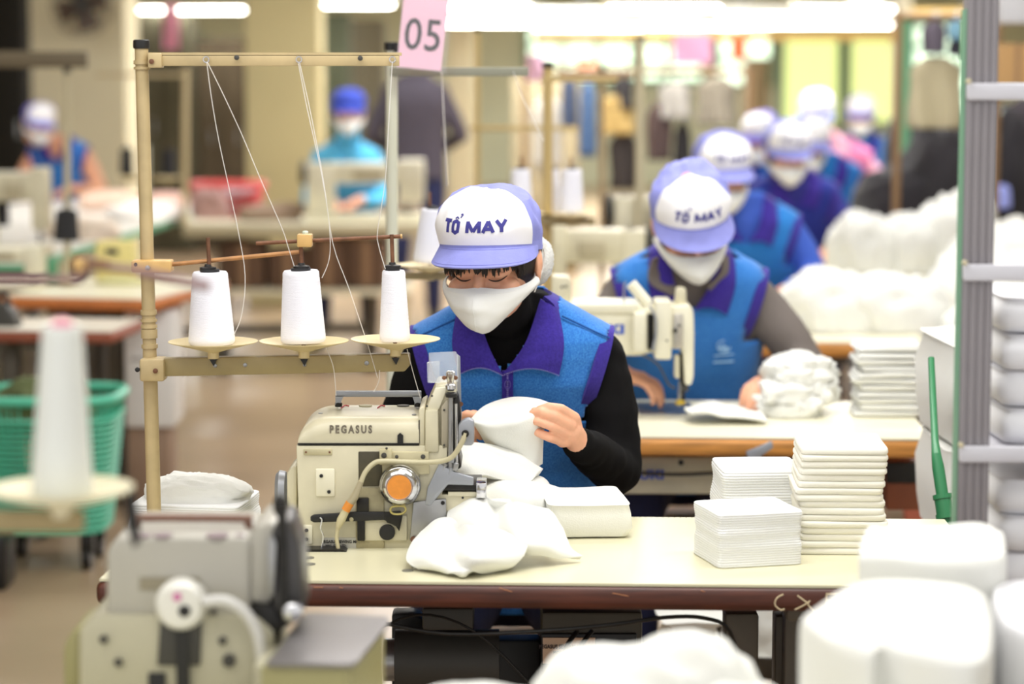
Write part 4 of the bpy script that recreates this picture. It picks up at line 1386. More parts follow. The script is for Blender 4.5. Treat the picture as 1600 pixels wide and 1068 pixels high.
W1, M1, _ = person('woman in a blue vest sewing at the nearest table, a white cloth in her hands', O1,
                   dict(c=hc, pitch=R(12), yaw=R(-15), roll=R(-1)), seed=1, hero=True, arms=[(sh_l, el_l, wr_l), (sh_r, el_r, wr_r)], vox=.0024, hero_hands=hands1)
# hair net bun
hn = blob(MB().ell(P(843, 410, 4.35), (.026, .034, .043), (0, .15, 0), 28, 18).ell(P(836, 385, 4.34), (.022, .03, .022), (0, 0, 0), 20, 12), .004, 3, lambda c, n: c + n * .0012 * math.sin(c.x * 900) * math.sin(c.z * 900))
link('hair_net', hn, netm, W1, angle=180)
#MARK_W1
# held cloth
def held_cloth():
    Yc = 4.10
    q = lambda *a: [P(x, y, Y) for x, y, Y in a]
    top = [q((735, 656, 4.13), (758, 634, 4.20), (800, 621, 4.24), (842, 624, 4.2), (880, 640, 4.15)),
           q((736, 657, 4.11), (764, 648, 4.14), (800, 640, 4.155), (838, 637, 4.14), (868, 642, 4.12)),
           q((737, 658, 4.09), (768, 661, 4.08), (802, 655, 4.075), (832, 645, 4.085), (858, 641, 4.105)),
           q((742, 664, 4.092), (770, 676, 4.075), (806, 672, 4.07), (836, 664, 4.085), (850, 668, 4.115)),
           q((752, 680, 4.105), (776, 692, 4.09), (810, 694, 4.085), (838, 692, 4.10), (848, 692, 4.12)),
           q((765, 703, 4.12), (785, 706, 4.11), (808, 716, 4.10), (830, 731, 4.10), (847, 724, 4.12))]
    rows = patch(top, 40, 44)
    for r in rows:
        for p in r:
            p.y += .003 * nz(p, 22, 5)
    t = MB().sheet(rows, .0025).build('held_cloth', clothw)
    tag(t, 'folded white cloth held up between the hands of the nearest worker', 'cloth')
held_cloth()

# ------------------------------------------------------------------ cloth shapes
def cloth_lump(label, c, r, rz=0, seed=0, amp=.25, freq=3.2, cat='cloth', group=None, name='crumpled_cloth', n=(72, 36), mt=None, tilt=0, flat=.42, creases=1.0):
    """a soft crumpled piece of cloth resting at z = c.z"""
    c = Vector(c)
    Rm = rotm((0, tilt, rz))
    rows = []
    nu, nv = n
    for j in range(nv + 1):
        a = -PI / 2 + PI * (j + .02) / (nv + .04)
        ring = []
        for i in range(nu):
            b = 2 * PI * i / nu
            d = Vector((math.cos(a) * math.cos(b), math.cos(a) * math.sin(b), math.sin(a)))
            e = Vector([math.copysign(abs(k) ** .8, k) for k in d])
            f1 = nz(d, freq * .45, seed)
            rid = 1 - abs(nz(d * 1.0 + Vector((0, 0, f1)), freq, seed + 1)) * 2.2
            rid2 = 1 - abs(nz(Vector((d.x * .5, d.y * 1.4, d.z)), freq * 2.3, seed + 2)) * 2.2
            k = 1 + amp * (f1 * .9 + rid * .35 * creases + rid2 * .16 * creases) - amp * .25
            p = Vector((e.x * r[0] * k, e.y * r[1] * k, e.z * r[2] * (k + .1 * rid)))
            if p.z < -r[2] * flat:
                p.z = -r[2] * flat - (.001 * (j % 2))
                p.x *= 1.02; p.y *= 1.02
            ring.append(c + Rm @ p + Vector((0, 0, r[2] * flat)))
        rows.append(ring)
    o = MB().rings(rows).build(name, mt or clothw, angle=180)
    return tag(o, label, cat, group)
zt1 = .7505
def at1(px, py):
    return G(px, py, zt1)
def on1(px, pyb, Y):
    p = P(px, pyb, Y)
    return p
gpile = None
pieces = [
    ('crumpled white cloth inside the lower left of the centre pile', (712, 850), .0, (.045, .04, .026), .2, 11, .18),
    ('crumpled white cloth just right of the machine cover in the centre pile', (785, 838), .0, (.07, .05, .034), -.2, 12, .18),
    ('white cloth bundle at the back of the centre pile', (830, 822), .0, (.075, .05, .046), .3, 16, .16),
]
for lab, (px, py), dz, r, rz, sd, am in pieces:
    c = G(px, py, .7505); c.z = .7505 + dz
    cloth_lump(lab, c, r, rz, sd, am, 2.0, creases=1.0)
def roll_cloth(label, rows_px, th=.006, seed=0, mt=None, nu=30, nv=46, amp=.003):
    rows = patch([[P(x, y, Y) if Y > 1.5 else G(x, y, Y) for x, y, Y in r] for r in rows_px], nu, nv)
    for r in rows:
        for p in r:
            p.y += amp * nz(p, 18, seed); p.z += amp * nz(p, 26, seed + 1)
    return tag(MB().sheet(rows, th).build('folded_cloth', mt or clothw, angle=180), label, 'cloth')
roll_cloth('white cloth curling out of the sewing foot, topmost in the centre pile', [
    [(712, 726, 4.03), (718, 702, 4.04), (745, 697, 4.08), (800, 706, 4.1), (846, 737, 4.1)],
    [(708, 738, 4.0), (722, 716, 4.0), (750, 712, 4.03), (800, 722, 4.05), (838, 744, 4.06)],
    [(706, 735, 3.98), (728, 728, 3.975), (752, 728, 3.99), (795, 738, 4.0), (830, 752, 4.02)],
    [(712, 742, 3.975), (735, 746, 3.97), (758, 745, 3.98), (790, 752, 3.99), (815, 762, 4.0)]], .012, 3)
roll_cloth('rolled white cloth edge just below the topmost piece of the centre pile', [
    [(758, 752, 4.06), (790, 742, 4.08), (825, 745, 4.1), (848, 752, 4.1), (860, 776, 4.1)],
    [(755, 770, 3.97), (785, 756, 3.98), (820, 758, 4.0), (846, 768, 4.02), (858, 790, 4.04)],
    [(760, 786, 3.95), (790, 778, 3.95), (820, 776, 3.96), (842, 786, 3.98), (850, 800, 4.0)],
    [(768, 800, 3.96), (792, 800, 3.95), (820, 798, 3.95), (838, 804, 3.97), (845, 812, 3.98)]], .014, 4)

roll_cloth('limp white cloth spilling towards the table edge at the left front of the centre pile', [
    [(690, 818, .78), (722, 822, .785), (772, 834, .785), (832, 846, .775)],
    [(664, 830, .785), (694, 812, .80), (752, 824, .80), (826, 850, .785)],
    [(646, 852, .775), (684, 838, .79), (715, 842, .778), (752, 848, .792), (822, 860, .78)],
    [(637, 874, .762), (672, 866, .776), (705, 868, .768), (742, 866, .785), (815, 870, .772)],
    [(642, 882, .758), (676, 882, .764), (712, 884, .764), (745, 880, .774), (800, 880, .764)],
    [(652, 885, .757), (690, 890, .757), (722, 898, .757), (750, 892, .757), (788, 886, .757)]], .010, 21, nu=54, nv=70, amp=.004)
roll_cloth('limp white cloth draped across the middle front of the centre pile', [
    [(720, 784, .82), (760, 778, .83), (802, 784, .83), (856, 800, .81)],
    [(704, 796, .81), (742, 786, .825), (775, 796, .812), (806, 796, .822), (872, 818, .80)],
    [(701, 812, .80), (745, 808, .812), (778, 820, .795), (810, 820, .808), (884, 842, .785)],
    [(708, 830, .785), (752, 830, .795), (785, 844, .775), (820, 846, .792), (895, 862, .766)],
    [(722, 842, .775), (760, 850, .775), (790, 860, .764), (825, 864, .772), (908, 871, .757)]], .010, 22, nu=50, nv=70, amp=.004)
# folded stacks
def slab(label, x0, x1, y0, y1, z0, z1, rz=0, seed=0, wob=.004, mt=None, group=None, name='folded_cloth', nx=14, layers=1, fold=.006, cat='folded cloth', kind=None):
    """one folded bundle with soft rounded edges; layers: rows of fine sheets in its sides"""
    cx, cy = (x0 + x1) / 2, (y0 + y1) / 2
    hx, hy = (x1 - x0) / 2, (y1 - y0) / 2
    Rm = Matrix.Rotation(rz, 3, 'Z')
    rings = []
    N = 56
    zs = []
    for L in range(layers):
        a, b = lerp(z0, z1, L / layers), lerp(z0, z1, (L + 1) / layers)
        h = b - a
        zs += [(a + h * .04, 1), (a + h * .3, 0), (a + h * .7, 0), (a + h * .96, 1)]
    def outline(ins, z):
        r = []
        for i in range(N):
            a = 2 * PI * i / N
            c_, s_ = math.cos(a), math.sin(a)
            e = 2 / 14
            x = math.copysign(abs(c_) ** e, c_) * (hx - ins)
            y = math.copysign(abs(s_) ** e, s_) * (hy - ins)
            wv = wob * nz((x * 9, y * 9, z * 30), 1, seed) + wob * .8 * nz((0, 0, z * 60), 1, seed + 5)
            k = 1 + wv / max(hx, hy)
            p = Rm @ Vector((x * k + wob * .8 * nz((0, 1, z * 25), 1, seed + 7), y * k, 0))
            r.append(Vector((cx + p.x, cy + p.y, z + wob * .35 * nz((x * 14, y * 14, 0), 1, seed + 3) * (1 if z > z0 + .004 else 0))))
        return r
    rings.append(outline(min(hx, hy) * .985, zs[0][0]))
    for z, e in zs:
        rings.append(outline(fold if e else 0, z))
    for k in (.04, .3, .6, .985):
        rings.append(outline(min(hx, hy) * k, z1))
    o = MB().rings(rings).build(name, mt or cloths, angle=60)
    return tag(o, label, cat, group, kind)
ORD = ['topmost', 'second', 'third', 'fourth', 'fifth', 'sixth', 'seventh', 'eighth', 'ninth', 'tenth', 'eleventh', 'twelfth', 'thirteenth', 'fourteenth', 'fifteenth', 'sixteenth', 'seventeenth', 'eighteenth']
# tall stack on table 1
a, b = G(1252, 866, .7505), G(1389, 868, .7505)
NL = 16
hT = .171
rnd = random.Random(3)
for k in range(NL):
    z0, z1 = .7505 + hT * k / NL, .7505 + hT * (k + 1) / NL - .0004
    o_ = NL - 1 - k
    lab = 'ivory folded cloth %s of the tall stack on the nearest table' % ('at the very top' if o_ == 0 else ORD[o_] + ' from the top')
    dx = rnd.uniform(-.003, .003) + .004 * math.sin(k * .5)
    slab(lab, a.x + dx - .002, b.x + dx, a.y, a.y + .17, z0, z1, R(-2), 30 + k, .003, clothy, 'cloths in the tall stack on the nearest table', layers=1, fold=.0014)
# thin-sheet stacks
p = G(1165, 886, .7505)
st_ = slab('low square stack of thin white cloths nearest the table edge, right of centre', p.x - .062, p.x + .078, p.y + .004, p.y + .135, .7505, .835, R(14), 50, .003, cloths, None, 'cloth_stack', layers=22, fold=.0012, kind='stuff', cat='cloth stack')
p = P(1178, 800, 3.98)
slab('white cloth stack behind the low square stack, its top a little higher', p.x - .062, p.x + .072, 3.93, 4.08, .7505, .862, R(3), 51, .004, cloths, None, 'cloth_stack', layers=24, fold=.0012, kind='stuff', cat='cloth stack')
p = P(230, 820, 3.99)
slab('white cloth stack on the table behind the tan pole', p.x - .018, p.x + .17, 3.95, 4.12, .7505, .80, R(-8), 52, .004, cloths, None, 'cloth_stack', layers=12, fold=.0015, kind='stuff', cat='cloth stack')
cloth_lump('loose white cloth lying on top of the stack behind the tan pole', P(315, 782, 4.04), (.092, .07, .03), -.08, 53, .2, 2.0, tilt=.06)

a, b = P(850, 800, 4.0), P(976, 800, 4.0)
slab('flat folded white cloth at the right end of the centre pile', a.x, b.x, 3.92, 4.1, .7505, .806, R(5), 57, .008, clothw, None, layers=1, fold=.004)
# --- worker 2
def seated(label, px, pytop, s_px, seed, arms=None, **kw):
    """a seated worker; px, pytop: top of cap in the photo; Y: distance"""
    Y = s_px
    topz = P(px, pytop, Y)
    hcc = Vector((topz.x, Y, topz.z - .135))
    pitch = kw.pop('pitch', 22)
    yaw = kw.pop('yaw', -8)
    roll = kw.pop('roll', 0)
    dx = kw.pop('dx', .0)
    dz = hcc.z - 1.2
    O = Vector((hcc.x + dx, Y + .16, min(.02, max(0, dz))))
    sl = O + Vector((-.165, 0, .985)); sr = O + Vector((.165, 0, .985))
    if not arms:
        arms = [((-.25, -.03, .77), (-.13, -.27, .80)), ((.25, -.03, .77), (.12, -.27, .80))]
    A = []
    for sh, (e, w_) in zip((sl, sr), arms):
        e, w_ = Vector(e), Vector(w_)
        A.append((sh, Vector((O.x + e.x, O.y + e.y, e.z)), Vector((O.x + w_.x, O.y + w_.y, w_.z))))
    return person(label, O, dict(c=hcc, pitch=R(pitch), yaw=R(yaw), roll=R(roll)), seed=seed, arms=A, **kw)
W2, M2, O2 = seated('woman in a blue vest over a grey sweater bending over the second sewing table', 1078, 256, 5.55, 2, pitch=34, yaw=10, roll=-7, dx=.01, sleeve=knitgrey, vox=.006,
                arms=[((-.27, -.04, .80), (-.195, -.24, .835)), ((.285, -.02, .81), (.19, -.25, .82))], hand_dir=[(.85, -.45, -.22), (-.5, -.8, -.1)], creases=1.4)
# chest mark of worker 2
em = MB()
ce = lambda x, y: P(x, y, O2.y + torso_front(.09, .9, .004) - .012)
em.tube([ce(1131 + 10 * math.cos(a), 541 + 9 * math.sin(a)) for a in [2 * PI * k / 18 for k in range(15)]], .0018, 5, sub=0)
em.tube([ce(x, y) for x, y in [(1123, 546), (1130, 540), (1137, 547), (1128, 545)]], .0028, 5)
em.tube([ce(x, y) for x, y in [(1115, 556), (1146, 553)]], .0018, 5, sub=0)
em.tube([ce(x, y) for x, y in [(1114, 566), (1147, 564)]], .0022, 5, sub=0)
em.build('chest_emblem', mat('pale print', (150, 190, 225), .8), W2)
# grey inner collar
for s_ in (-1, 1):
    I = spline([P(x, y, O2.y - .125) for x, y in ([(1028, 400), (1030, 428), (1062, 452)] if s_ < 0 else [(1138, 400), (1136, 430), (1110, 455)])], 10)
    Q = spline([P(x, y, O2.y - .14) for x, y in ([(1019, 405), (1014, 440), (1050, 462)] if s_ < 0 else [(1128, 396), (1126, 425), (1104, 448)])], 10)
    MB().sheet([[a.lerp(b, k / 4) for k in range(5)] for a, b in zip(I, Q)], .004).build('inner_collar', knitgrey, W2)

# --- machine 2: lockstitch
YM = 5.32
MJ = thing('lockstitch_machine', 'cream lockstitch machine with blue lettering on the second sewing table', 'sewing machine', (P(1000, 640, YM).x, YM, .75))
MB().pprism([(850, 482), (1040, 480), (1042, 492), (1040, 545), (1000, 556), (895, 556), (880, 600), (876, 626), (800, 626), (800, 500)], YM, .12, bev=.008).build('arm', cream2, MJ)
MB().pprism([(852, 474), (1000, 474), (1000, 490), (852, 490)], YM - .01, .14, bev=.006).build('arm_ridge', cream2, MJ)
MB().pbox(989, 488, 1011, 552, YM - .03, .04, bev=.008).build('front_cover', cream2, MJ)
MB().pbox(1023, 470, 1050, 562, YM - .03, .1, bev=.006).build('head_cover', cream2, MJ)
MB().pprism([(1046, 478), (1078, 476), (1084, 486), (1085, 520), (1084, 590), (1080, 602), (1070, 602), (1067, 545), (1046, 545)], YM - .01, .11, bev=.006).build('face_plate', cream2, MJ)
MB().pbox(1052, 490, 1068, 545, YM - .014, .01, bev=.003).build('take_up_guard', mat('shiny grey plate', (196, 190, 178), .3, metal=.5), MJ)
MB().pprism([(1054, 555), (1062, 555), (1062, 592), (1054, 590)], YM, .03, bev=.003).build('needle_guard', cream, MJ)
MB().cyl(P(1065, 552, YM + .02), P(1066, 628, YM + .02), .006, n=12).build('needle_bar', blackm, MJ)
MB().cyl(P(1064, 595, YM + .02), P(1062, 634, YM + .02), .005, n=12).build('presser_bar', steel, MJ)
MB().prism([P(x, y, YM + .01) for x, y in [(1055, 632), (1072, 632), (1070, 626), (1060, 624)]], .02, bev=.001).build('presser_foot', mat('brass yellow', (200, 170, 60), .4, metal=.5), MJ)
MB().ell(P(1070, 606, YM + .005), (.009, .009, .009), nu=12, nv=8).build('clamp_screw', darkgrey, MJ)
MB().pprism([(1012, 490), (1022, 490), (1022, 548), (1012, 545)], YM - .002, .01).build('recess', blackm, MJ)
MB().tube([P(x, y, YM - .035) for x, y in [(1015, 478), (1024, 495), (1025, 520), (1020, 548)]], .003, 8).build('thread_lever', greymet, MJ)
for x, y, r in [(1061, 508, .003), (1055, 516, .005), (1042, 532, .002)]:
    MB().lathe(P(x, y, YM - .03 if x < 1050 else YM - .015), [(r, 0), (r, .003), (.0005, .004)], 12, (0, -1, 0)).build('screw', black, MJ)
MB().cyl(P(986, 443, YM + .02), P(1012, 474, YM + .02), .0125, n=20).build('bobbin_roll', mat('ivory roll', (240, 236, 212), .6), MJ)
MB().tube([P(x, y, YM) for x, y in [(975, 480), (975, 448), (978, 440)]], .002, 6).build('thread_guide', greymet, MJ)
MB().pprism([(1054, 475), (1057, 450), (1064, 449), (1072, 451), (1073, 476)], YM + .02, .03, bev=.003).build('lifter_block', cream, MJ)
t_ = MB(); flat_text(t_, 'JUKI', 949, 515, YM - .0012, 14, sx=1.45, offset=.045); t_.build('lettering', inkblue, MJ, smooth=False)
MB().tube([P(x, y, YM - .03) for x, y in [(1003, 555), (1015, 560), (1030, 572), (1045, 600), (1055, 606)]], .0025, 6).build('wire_guide', darkgrey, MJ)
MB().pprism([(862, 430), (890, 432), (894, 442), (893, 486), (862, 486)], YM + .02, .06, bev=.006).build('winder_housing', cream, MJ)
for x, y in [(878, 448), (884, 447)]:
    MB().lathe(P(x, y, YM + .02), [(.003, 0), (.003, .002), (.0005, .003)], 10, (0, -1, 0)).build('screw', darkgrey, MJ)
MB().lathe(P(800, 520, YM + .06), [(.03, 0), (.05, .01), (.055, .03), (.04, .045), (.001, .047)], 28, (-1, 0, 0)).build('handwheel', cream2, MJ)
a, b = G(1000, 648, .7505), G(1080, 634, .7505)
MB().span((a.x, a.y, .75), (b.x, b.y + .05, .753), bev=.001).build('bed_plate', steel, MJ)

# ------------------------------------------------------------------ cloth on tables 2 and 3
tag(roll_cloth('flat white cloth running from the presser foot to the pile on the second table', [
    [(1072, 638, 5.3), (1100, 628, 5.35), (1140, 632, 5.4), (1180, 640, 5.4)],
    [(1070, 640, 5.25), (1100, 636, 5.26), (1140, 640, 5.28), (1190, 648, 5.28)],
    [(1080, 645, 5.2), (1110, 646, 5.2), (1150, 652, 5.2), (1200, 656, 5.2)]], .006, 6, amp=.006), None, None)
def heap(base, n, w_, d_, h, seed, labs, group, r=(.07, .05, .03)):
    rd = random.Random(seed)
    for k in range(n):
        u = k / max(1, n - 1)
        ww = (1 - u) * .9
        c = Vector(base) + Vector((rd.uniform(-w_, w_) * ww, rd.uniform(-d_, d_) * ww, h * u ** .9 * (1 if k else 0)))
        cloth_lump(labs(k, n), c, (r[0] * rd.uniform(.85, 1.15), r[1] * rd.uniform(.85, 1.15), r[2] * rd.uniform(.9, 1.3)), rd.uniform(-1, 1), seed * 10 + k, .35, 3.5, group=group, n=(44, 22), creases=1.3)
c = G(1250, 650, .7505)
heap(c + Vector((0, .06, 0)), 12, .075, .07, .085, 7, lambda k, n: 'crumpled white cloth in the loose heap on the second table, %s' % (['at its left foot', 'at its right foot', 'low in front', 'low behind', 'lower left', 'lower right', 'in its middle', 'middle left', 'middle right', 'upper left', 'upper right', 'at its very top'][k]), 'cloths in the heap on the second table', (.07, .06, .032))
c = G(1390, 652, .7505)
rnd = random.Random(9)
for k in range(11):
    o_ = 10 - k
    slab('soft white cloth %s of the stack on the second table' % ('at the very top' if o_ == 0 else ORD[o_] + ' from the top'),
         c.x - .072 + rnd.uniform(-.006, .006), c.x + .078 + rnd.uniform(-.006, .006), c.y, c.y + .14, .7505 + .0145 * k, .7505 + .0145 * (k + 1) - .0006, R(rnd.uniform(-4, 4)), 70 + k, .008, clothw, 'cloths in the stack on the second table', fold=.006)
# table 3 and beyond: big white mounds
MND = [((1300, 500), 7.15, (.15, .13, .12), 'rounded white cloth mound at the left of the third table'),
       ((1400, 505), 7.15, (.17, .13, .11), 'wide white cloth mound at the right end of the third table'),
       ((1350, 440), 9.2, (.13, .15, .15), 'left white cloth mound peaking in front of the black clothes'),
       ((1424, 440), 9.2, (.13, .15, .145), 'middle white cloth mound peaking in front of the black clothes'),
       ((1492, 450), 9.2, (.15, .15, .2), 'right white cloth mound peaking beside the grey rack post'),
       ((1247, 440), 9.15, (.06, .07, .09), 'small white cloth mound beside the sleeve of the third worker'),
       ((1310, 385), 11.05, (.12, .12, .06), 'low white cloth mound below the pink sleeve')]
for (px, py), Y, r, lab in MND:
    p = P(px, py, Y); p.z = .752
    cloth_lump(lab, p, r, .2, int(px) % 50, .22, 2.4, n=(52, 26))
tr_ = thing('fabric_trolley', 'white topped trolley carrying white cloth right of the third table', 'trolley', (P(1560, 500, 6.9).x, 7.3, 0))
x0_, x1_ = P(1460, 500, 6.8).x, P(1460, 500, 6.8).x + 1.3
MB().span((x0_, 6.75, .62), (x1_, 8.6, .66), bev=.01).build('trolley_top', laminate2, tr_)
for x in (x0_ + .03, x1_ - .03):
    for y in (6.8, 8.55):
        MB().span((x - .02, y - .02, .06), (x + .02, y + .02, .62)).build('leg', greymet, tr_)
        MB().cyl((x - .015, y, .035), (x + .015, y, .035), .035, n=16).build('caster', blackm, tr_)
for k, (x, y, r) in enumerate([(.25, 7.0, (.2, .15, .13)), (.7, 7.05, (.24, .16, .15)), (1.1, 7.0, (.18, .16, .14)), (.3, 7.6, (.2, .2, .2)), (.85, 7.7, (.26, .2, .2)), (.5, 8.3, (.3, .2, .22))]):
    cloth_lump('white cloth bundle on the trolley behind the rack, ' + ['front left', 'front middle', 'front right', 'middle left', 'middle right', 'rearmost'][k], (x0_ + x, y, .661), r, .3 * k, 90 + k, .2, 2.5, n=(48, 24))
# wrapped white bales between table 2 and the rack
for k, (xx, yy, ww, dd, hh) in enumerate([(.82, 4.5, .6, .42, 1.0), (1.26, 5.35, .5, .5, 1.02)]):
    for j in range(5):
        slab('white wrapped fabric bale right of the tables, %s, %s' % (['nearer pile', 'farther pile'][k], ['lowest', 'second from below', 'middle', 'second from the top', 'topmost'][j]),
             xx, xx + ww, yy, yy + dd, .002 + hh / 5 * j, hh / 5 * (j + 1) - .002, R(2 * (-1) ** j), 120 + k * 5 + j, .012, clothw, 'white fabric bales in the aisle', 'fabric_bale', layers=1, fold=.012, cat='fabric bale')
slab('white fabric sack standing on the floor behind the nearest table', P(1020, 960, 4.95).x, P(1135, 960, 4.95).x, 4.8, 5.05, .002, .40, 0, 131, .02, clothw, None, 'fabric_sack', layers=1, fold=.03, cat='sack')
cloth_lump('white cloth heap on the floor seen under the right end of the nearest table', G(1215, 1010, .25), (.12, .1, .1), 0, 77, .2)

# ------------------------------------------------------------------ grey rack at the right
YR = 3.3
rk = thing('storage_rack', 'tall grey rack post with pale cross bars at the right edge', 'rack', (P(1525, 600, YR).x + .2, YR, 0))
xp = P(1528, 430, YR).x
rackm = mat('grey rack profile', (140, 135, 139), .45, metal=.15, var=.05)
pst = MB()
for dx in (-.016, -.005, .006, .016):
    pst.span((xp + dx - .0045, YR, .0), (xp + dx + .0045, YR + .036, 2.3), bev=.002)
pst.span((xp - .0215, YR + .002, 0), (xp + .0215, YR + .034, 2.3))
pst.build('post', rackm, rk)
MB().span((xp - .0235, YR + .004, 0), (xp - .019, YR + .036, 1.6)).build('green_strip', mat('green strip', (110, 160, 130), .5), rk)
MB().pbox(1502, 30, 1558, 95, YR + .04, .02, bev=.003).build('green_bracket', gm, rk)
dupx = xp + .75
MB().span((dupx, YR, 0), (dupx + .04, YR + .036, 2.3), bev=.003).build('post', rackm, rk)
for yy in (YR - .5,):
    MB().span((dupx, yy, 0), (dupx + .04, yy + .036, 2.3), bev=.003).build('post', rackm, rk)
barm = mat('pale grey bar', (205, 204, 212), .4)
for y in (143, 425, 708, 992):
    z = P(1540, y, YR).z
    MB().span((xp - .022, YR - .012, z - .0115), (xp + .8, YR, z + .0115), bev=.004).build('cross_bar', barm, rk)
    MB().lathe((xp - .021, YR - .012, z + .014), [(.004, 0), (.004, .004), (.001, .005)], 10, (0, -1, 0)).build('bolt', mat('old bolt', (200, 190, 160), .5), rk)
# goods on the rack: pale translucent crates / cloth
zs = [P(1540, y, YR).z for y in (1276, 992, 708, 425)]
for k, z in enumerate(zs[:3]):
    MB().span((xp + .03, YR + .01, z - .006), (xp + .74, YR + .27, z + .004)).build('shelf_board', barm, rk)
    for j in range(4):
        h = .052
        slab('white cloth bundle on the rack, %s shelf from below, %s' % (['first', 'second', 'third'][k], ['lowest', 'second layer', 'third layer', 'top layer'][j]),
             xp + .04, xp + .7, YR + .03, YR + .26, z + .005 + h * j, z + .004 + h * (j + 1), R(1) * (-1) ** j, 140 + 4 * k + j, .004, mat('grey white cloth', (232, 232, 236), .9), 'cloth bundles on the grey rack', layers=1, fold=.01)

# ------------------------------------------------------------------ foreground
fgt, trf = sewing_table('cream topped sewing table nearest the camera, below the picture edge', (-1.0, 2.28), (.6, 2.26), .69, laminate, edgebrown, group=None)
def soft_stack(label, pts, z0, z1, seed, mt=clothw, top_amp=.01, name='cloth_stack', layers=1):
    """upright folded bundle with a wavy outline (x, y points of its plan)"""
    n = 90
    base = spline([Vector((x, y, 0)) for x, y in pts + pts[:1]], n + 1)[:-1]
    c = sum(base, Vector()) / n
    rg = []
    def ring(z, k, dz=0):
        return [Vector((c.x + (p.x - c.x) * k, c.y + (p.y - c.y) * k, z + dz * nz((p.x * k, p.y * k, 0), 9, seed))) for p in base]
    rg.append(ring(z0, .02))
    rg.append(ring(z0, .99))
    st = max(6, layers * 3)
    for j in range(st + 1):
        u = j / st
        kk = 1 + .006 * nz((0, 0, u * 9), 1, seed)
        if layers > 1:
            kk -= .012 * (j % 3 == 0)
        rg.append(ring(lerp(z0 + .002, z1 - .014, u), kk, top_amp * u))
    for k, dz in ((.995, -.007), (.975, -.001), (.94, 0), (.7, .001), (.4, .001), (.02, .001)):
        rg.append(ring(z1 + dz, k, top_amp))
    return tag(MB().rings(rg).build(name, mt, angle=180), label, 'cloth stack')
X = lambda px, Y: P(px, 950, Y).x
soft_stack('big blurred white cloth stack in the lower right foreground, front one', [(X(1250, 2.6), 2.6), (X(1300, 2.5), 2.5), (X(1360, 2.44), 2.44), (X(1375, 2.47), 2.47), (X(1440, 2.44), 2.42), (X(1500, 2.42), 2.4), (X(1540, 2.42), 2.42), (X(1552, 2.5), 2.5), (X(1540, 2.72), 2.72), (X(1450, 2.8), 2.8), (X(1330, 2.78), 2.78)], .7505, .922, 201)
soft_stack('big blurred white cloth stack in the lower right foreground, rear one, higher', [(X(1345, 2.84), 2.86), (X(1400, 2.82), 2.85), (X(1460, 2.82), 2.84), (X(1520, 2.84), 2.84), (X(1562, 2.9), 2.88), (X(1560, 3.05), 3.05), (X(1480, 3.1), 3.1), (X(1390, 3.08), 3.08), (X(1345, 3.0), 3.0)], .7505, .932, 202, top_amp=.02)
soft_stack('tall pale cloth stack standing at the lower right picture edge', [(X(1555, 2.7), 2.66), (X(1620, 2.62), 2.6), (X(1700, 2.6), 2.6), (X(1710, 2.9), 2.9), (X(1560, 2.86), 2.86)], .7505, .90, 203, mat('grey white cloth', (222, 222, 226), .9))
tbl2 = sewing_table('side table under the foreground cloth stacks, right of the nearest table', (.56, 2.36), (1.1, 2.36), .78, laminate, edgebrown, group=None, legs=True) if False else None
for k, (px, py, Y, r, lab) in enumerate([(960, 1062, 2.66, (.10, .08, .085), 'blurred white cloth mound in the bottom centre foreground, left peak'),
                                       (1080, 1062, 2.68, (.085, .08, .092), 'blurred white cloth mound in the bottom centre foreground, right peak'),
                                       (1150, 1070, 2.62, (.08, .07, .062), 'blurred white cloth at the right foot of the bottom centre mound'),
                                       (740, 1070, 2.66, (.1, .07, .052), 'low blurred white cloth in the bottom foreground beside the steel plate'),
                                       (35, 1070, 2.5, (.1, .07, .068), 'blurred white cloth in the bottom left corner'),
                                       (870, 1070, 2.62, (.07, .06, .05), 'low blurred white cloth left of the bottom centre mound')]):
    p = P(px, py, Y); p.z = .7505
    cloth_lump(lab, p, r, .1, 210 + k, .13, 1.5, creases=.6)
# foreground machine
YF = 2.8
fg = mat('warm grey enamel', (174, 170, 160), .34, var=.05, vscale=6)
fgc = mat('pale enamel', (180, 175, 152), .36, var=.06, vscale=6)
MF = thing('overlock_machine', 'blurred cream overlock machine with a round white knob in the left foreground', 'sewing machine', (P(300, 1000, YF).x, YF, .75))
MB().pprism([(166, 975), (166, 862), (176, 846), (190, 838), (380, 838), (392, 850), (392, 975)], YF, .17, bev=.014, seg=3).build('top_cover', fg, MF)
MB().pprism([(388, 940), (388, 838), (400, 822), (425, 815), (440, 830), (428, 930), (420, 945)], YF + .005, .15, bev=.006).build('tower', fg, MF)
MB().pprism([(122, 1180), (122, 985), (150, 960), (400, 960), (430, 985), (430, 1180)], YF - .01, .17, bev=.008).build('body', fgc, MF)
MB().pprism([(100, 1180), (98, 1010), (112, 985), (130, 980), (130, 1180)], YF + .02, .12, bev=.012).build('belt_cover', mat('olive cream', (150, 144, 100), .4), MF)
MB().pbox(218, 902, 312, 922, YF - .002, .004).build('name_strip', mat('grey strip', (140, 132, 112), .5), MF)
MB().lathe(P(285, 941, YF - .005), [(.030, -.01), (.031, .008), (.029, .018), (.024, .024), (.001, .026)], 40, (0, -1, 0)).build('knob', mat('pearl knob', (226, 224, 216), .22), MF)
MB().lathe(P(288, 954, YF - .03), [(.0075, 0), (.007, .002), (.001, .003)], 20, (0, -1, 0)).build('knob_hole', black, MF)
MB().lathe(P(277, 932, YF - .03), [(.005, 0), (.005, .002), (.001, .0025)], 16, (0, -1, 0)).build('knob_mark', mat('magenta mark', (200, 110, 160), .5), MF)
MB().pprism([(250, 965), (315, 965), (312, 1040), (245, 1040)], YF - .016, .008, bev=.002).build('recess_plate', darkgrey, MF)
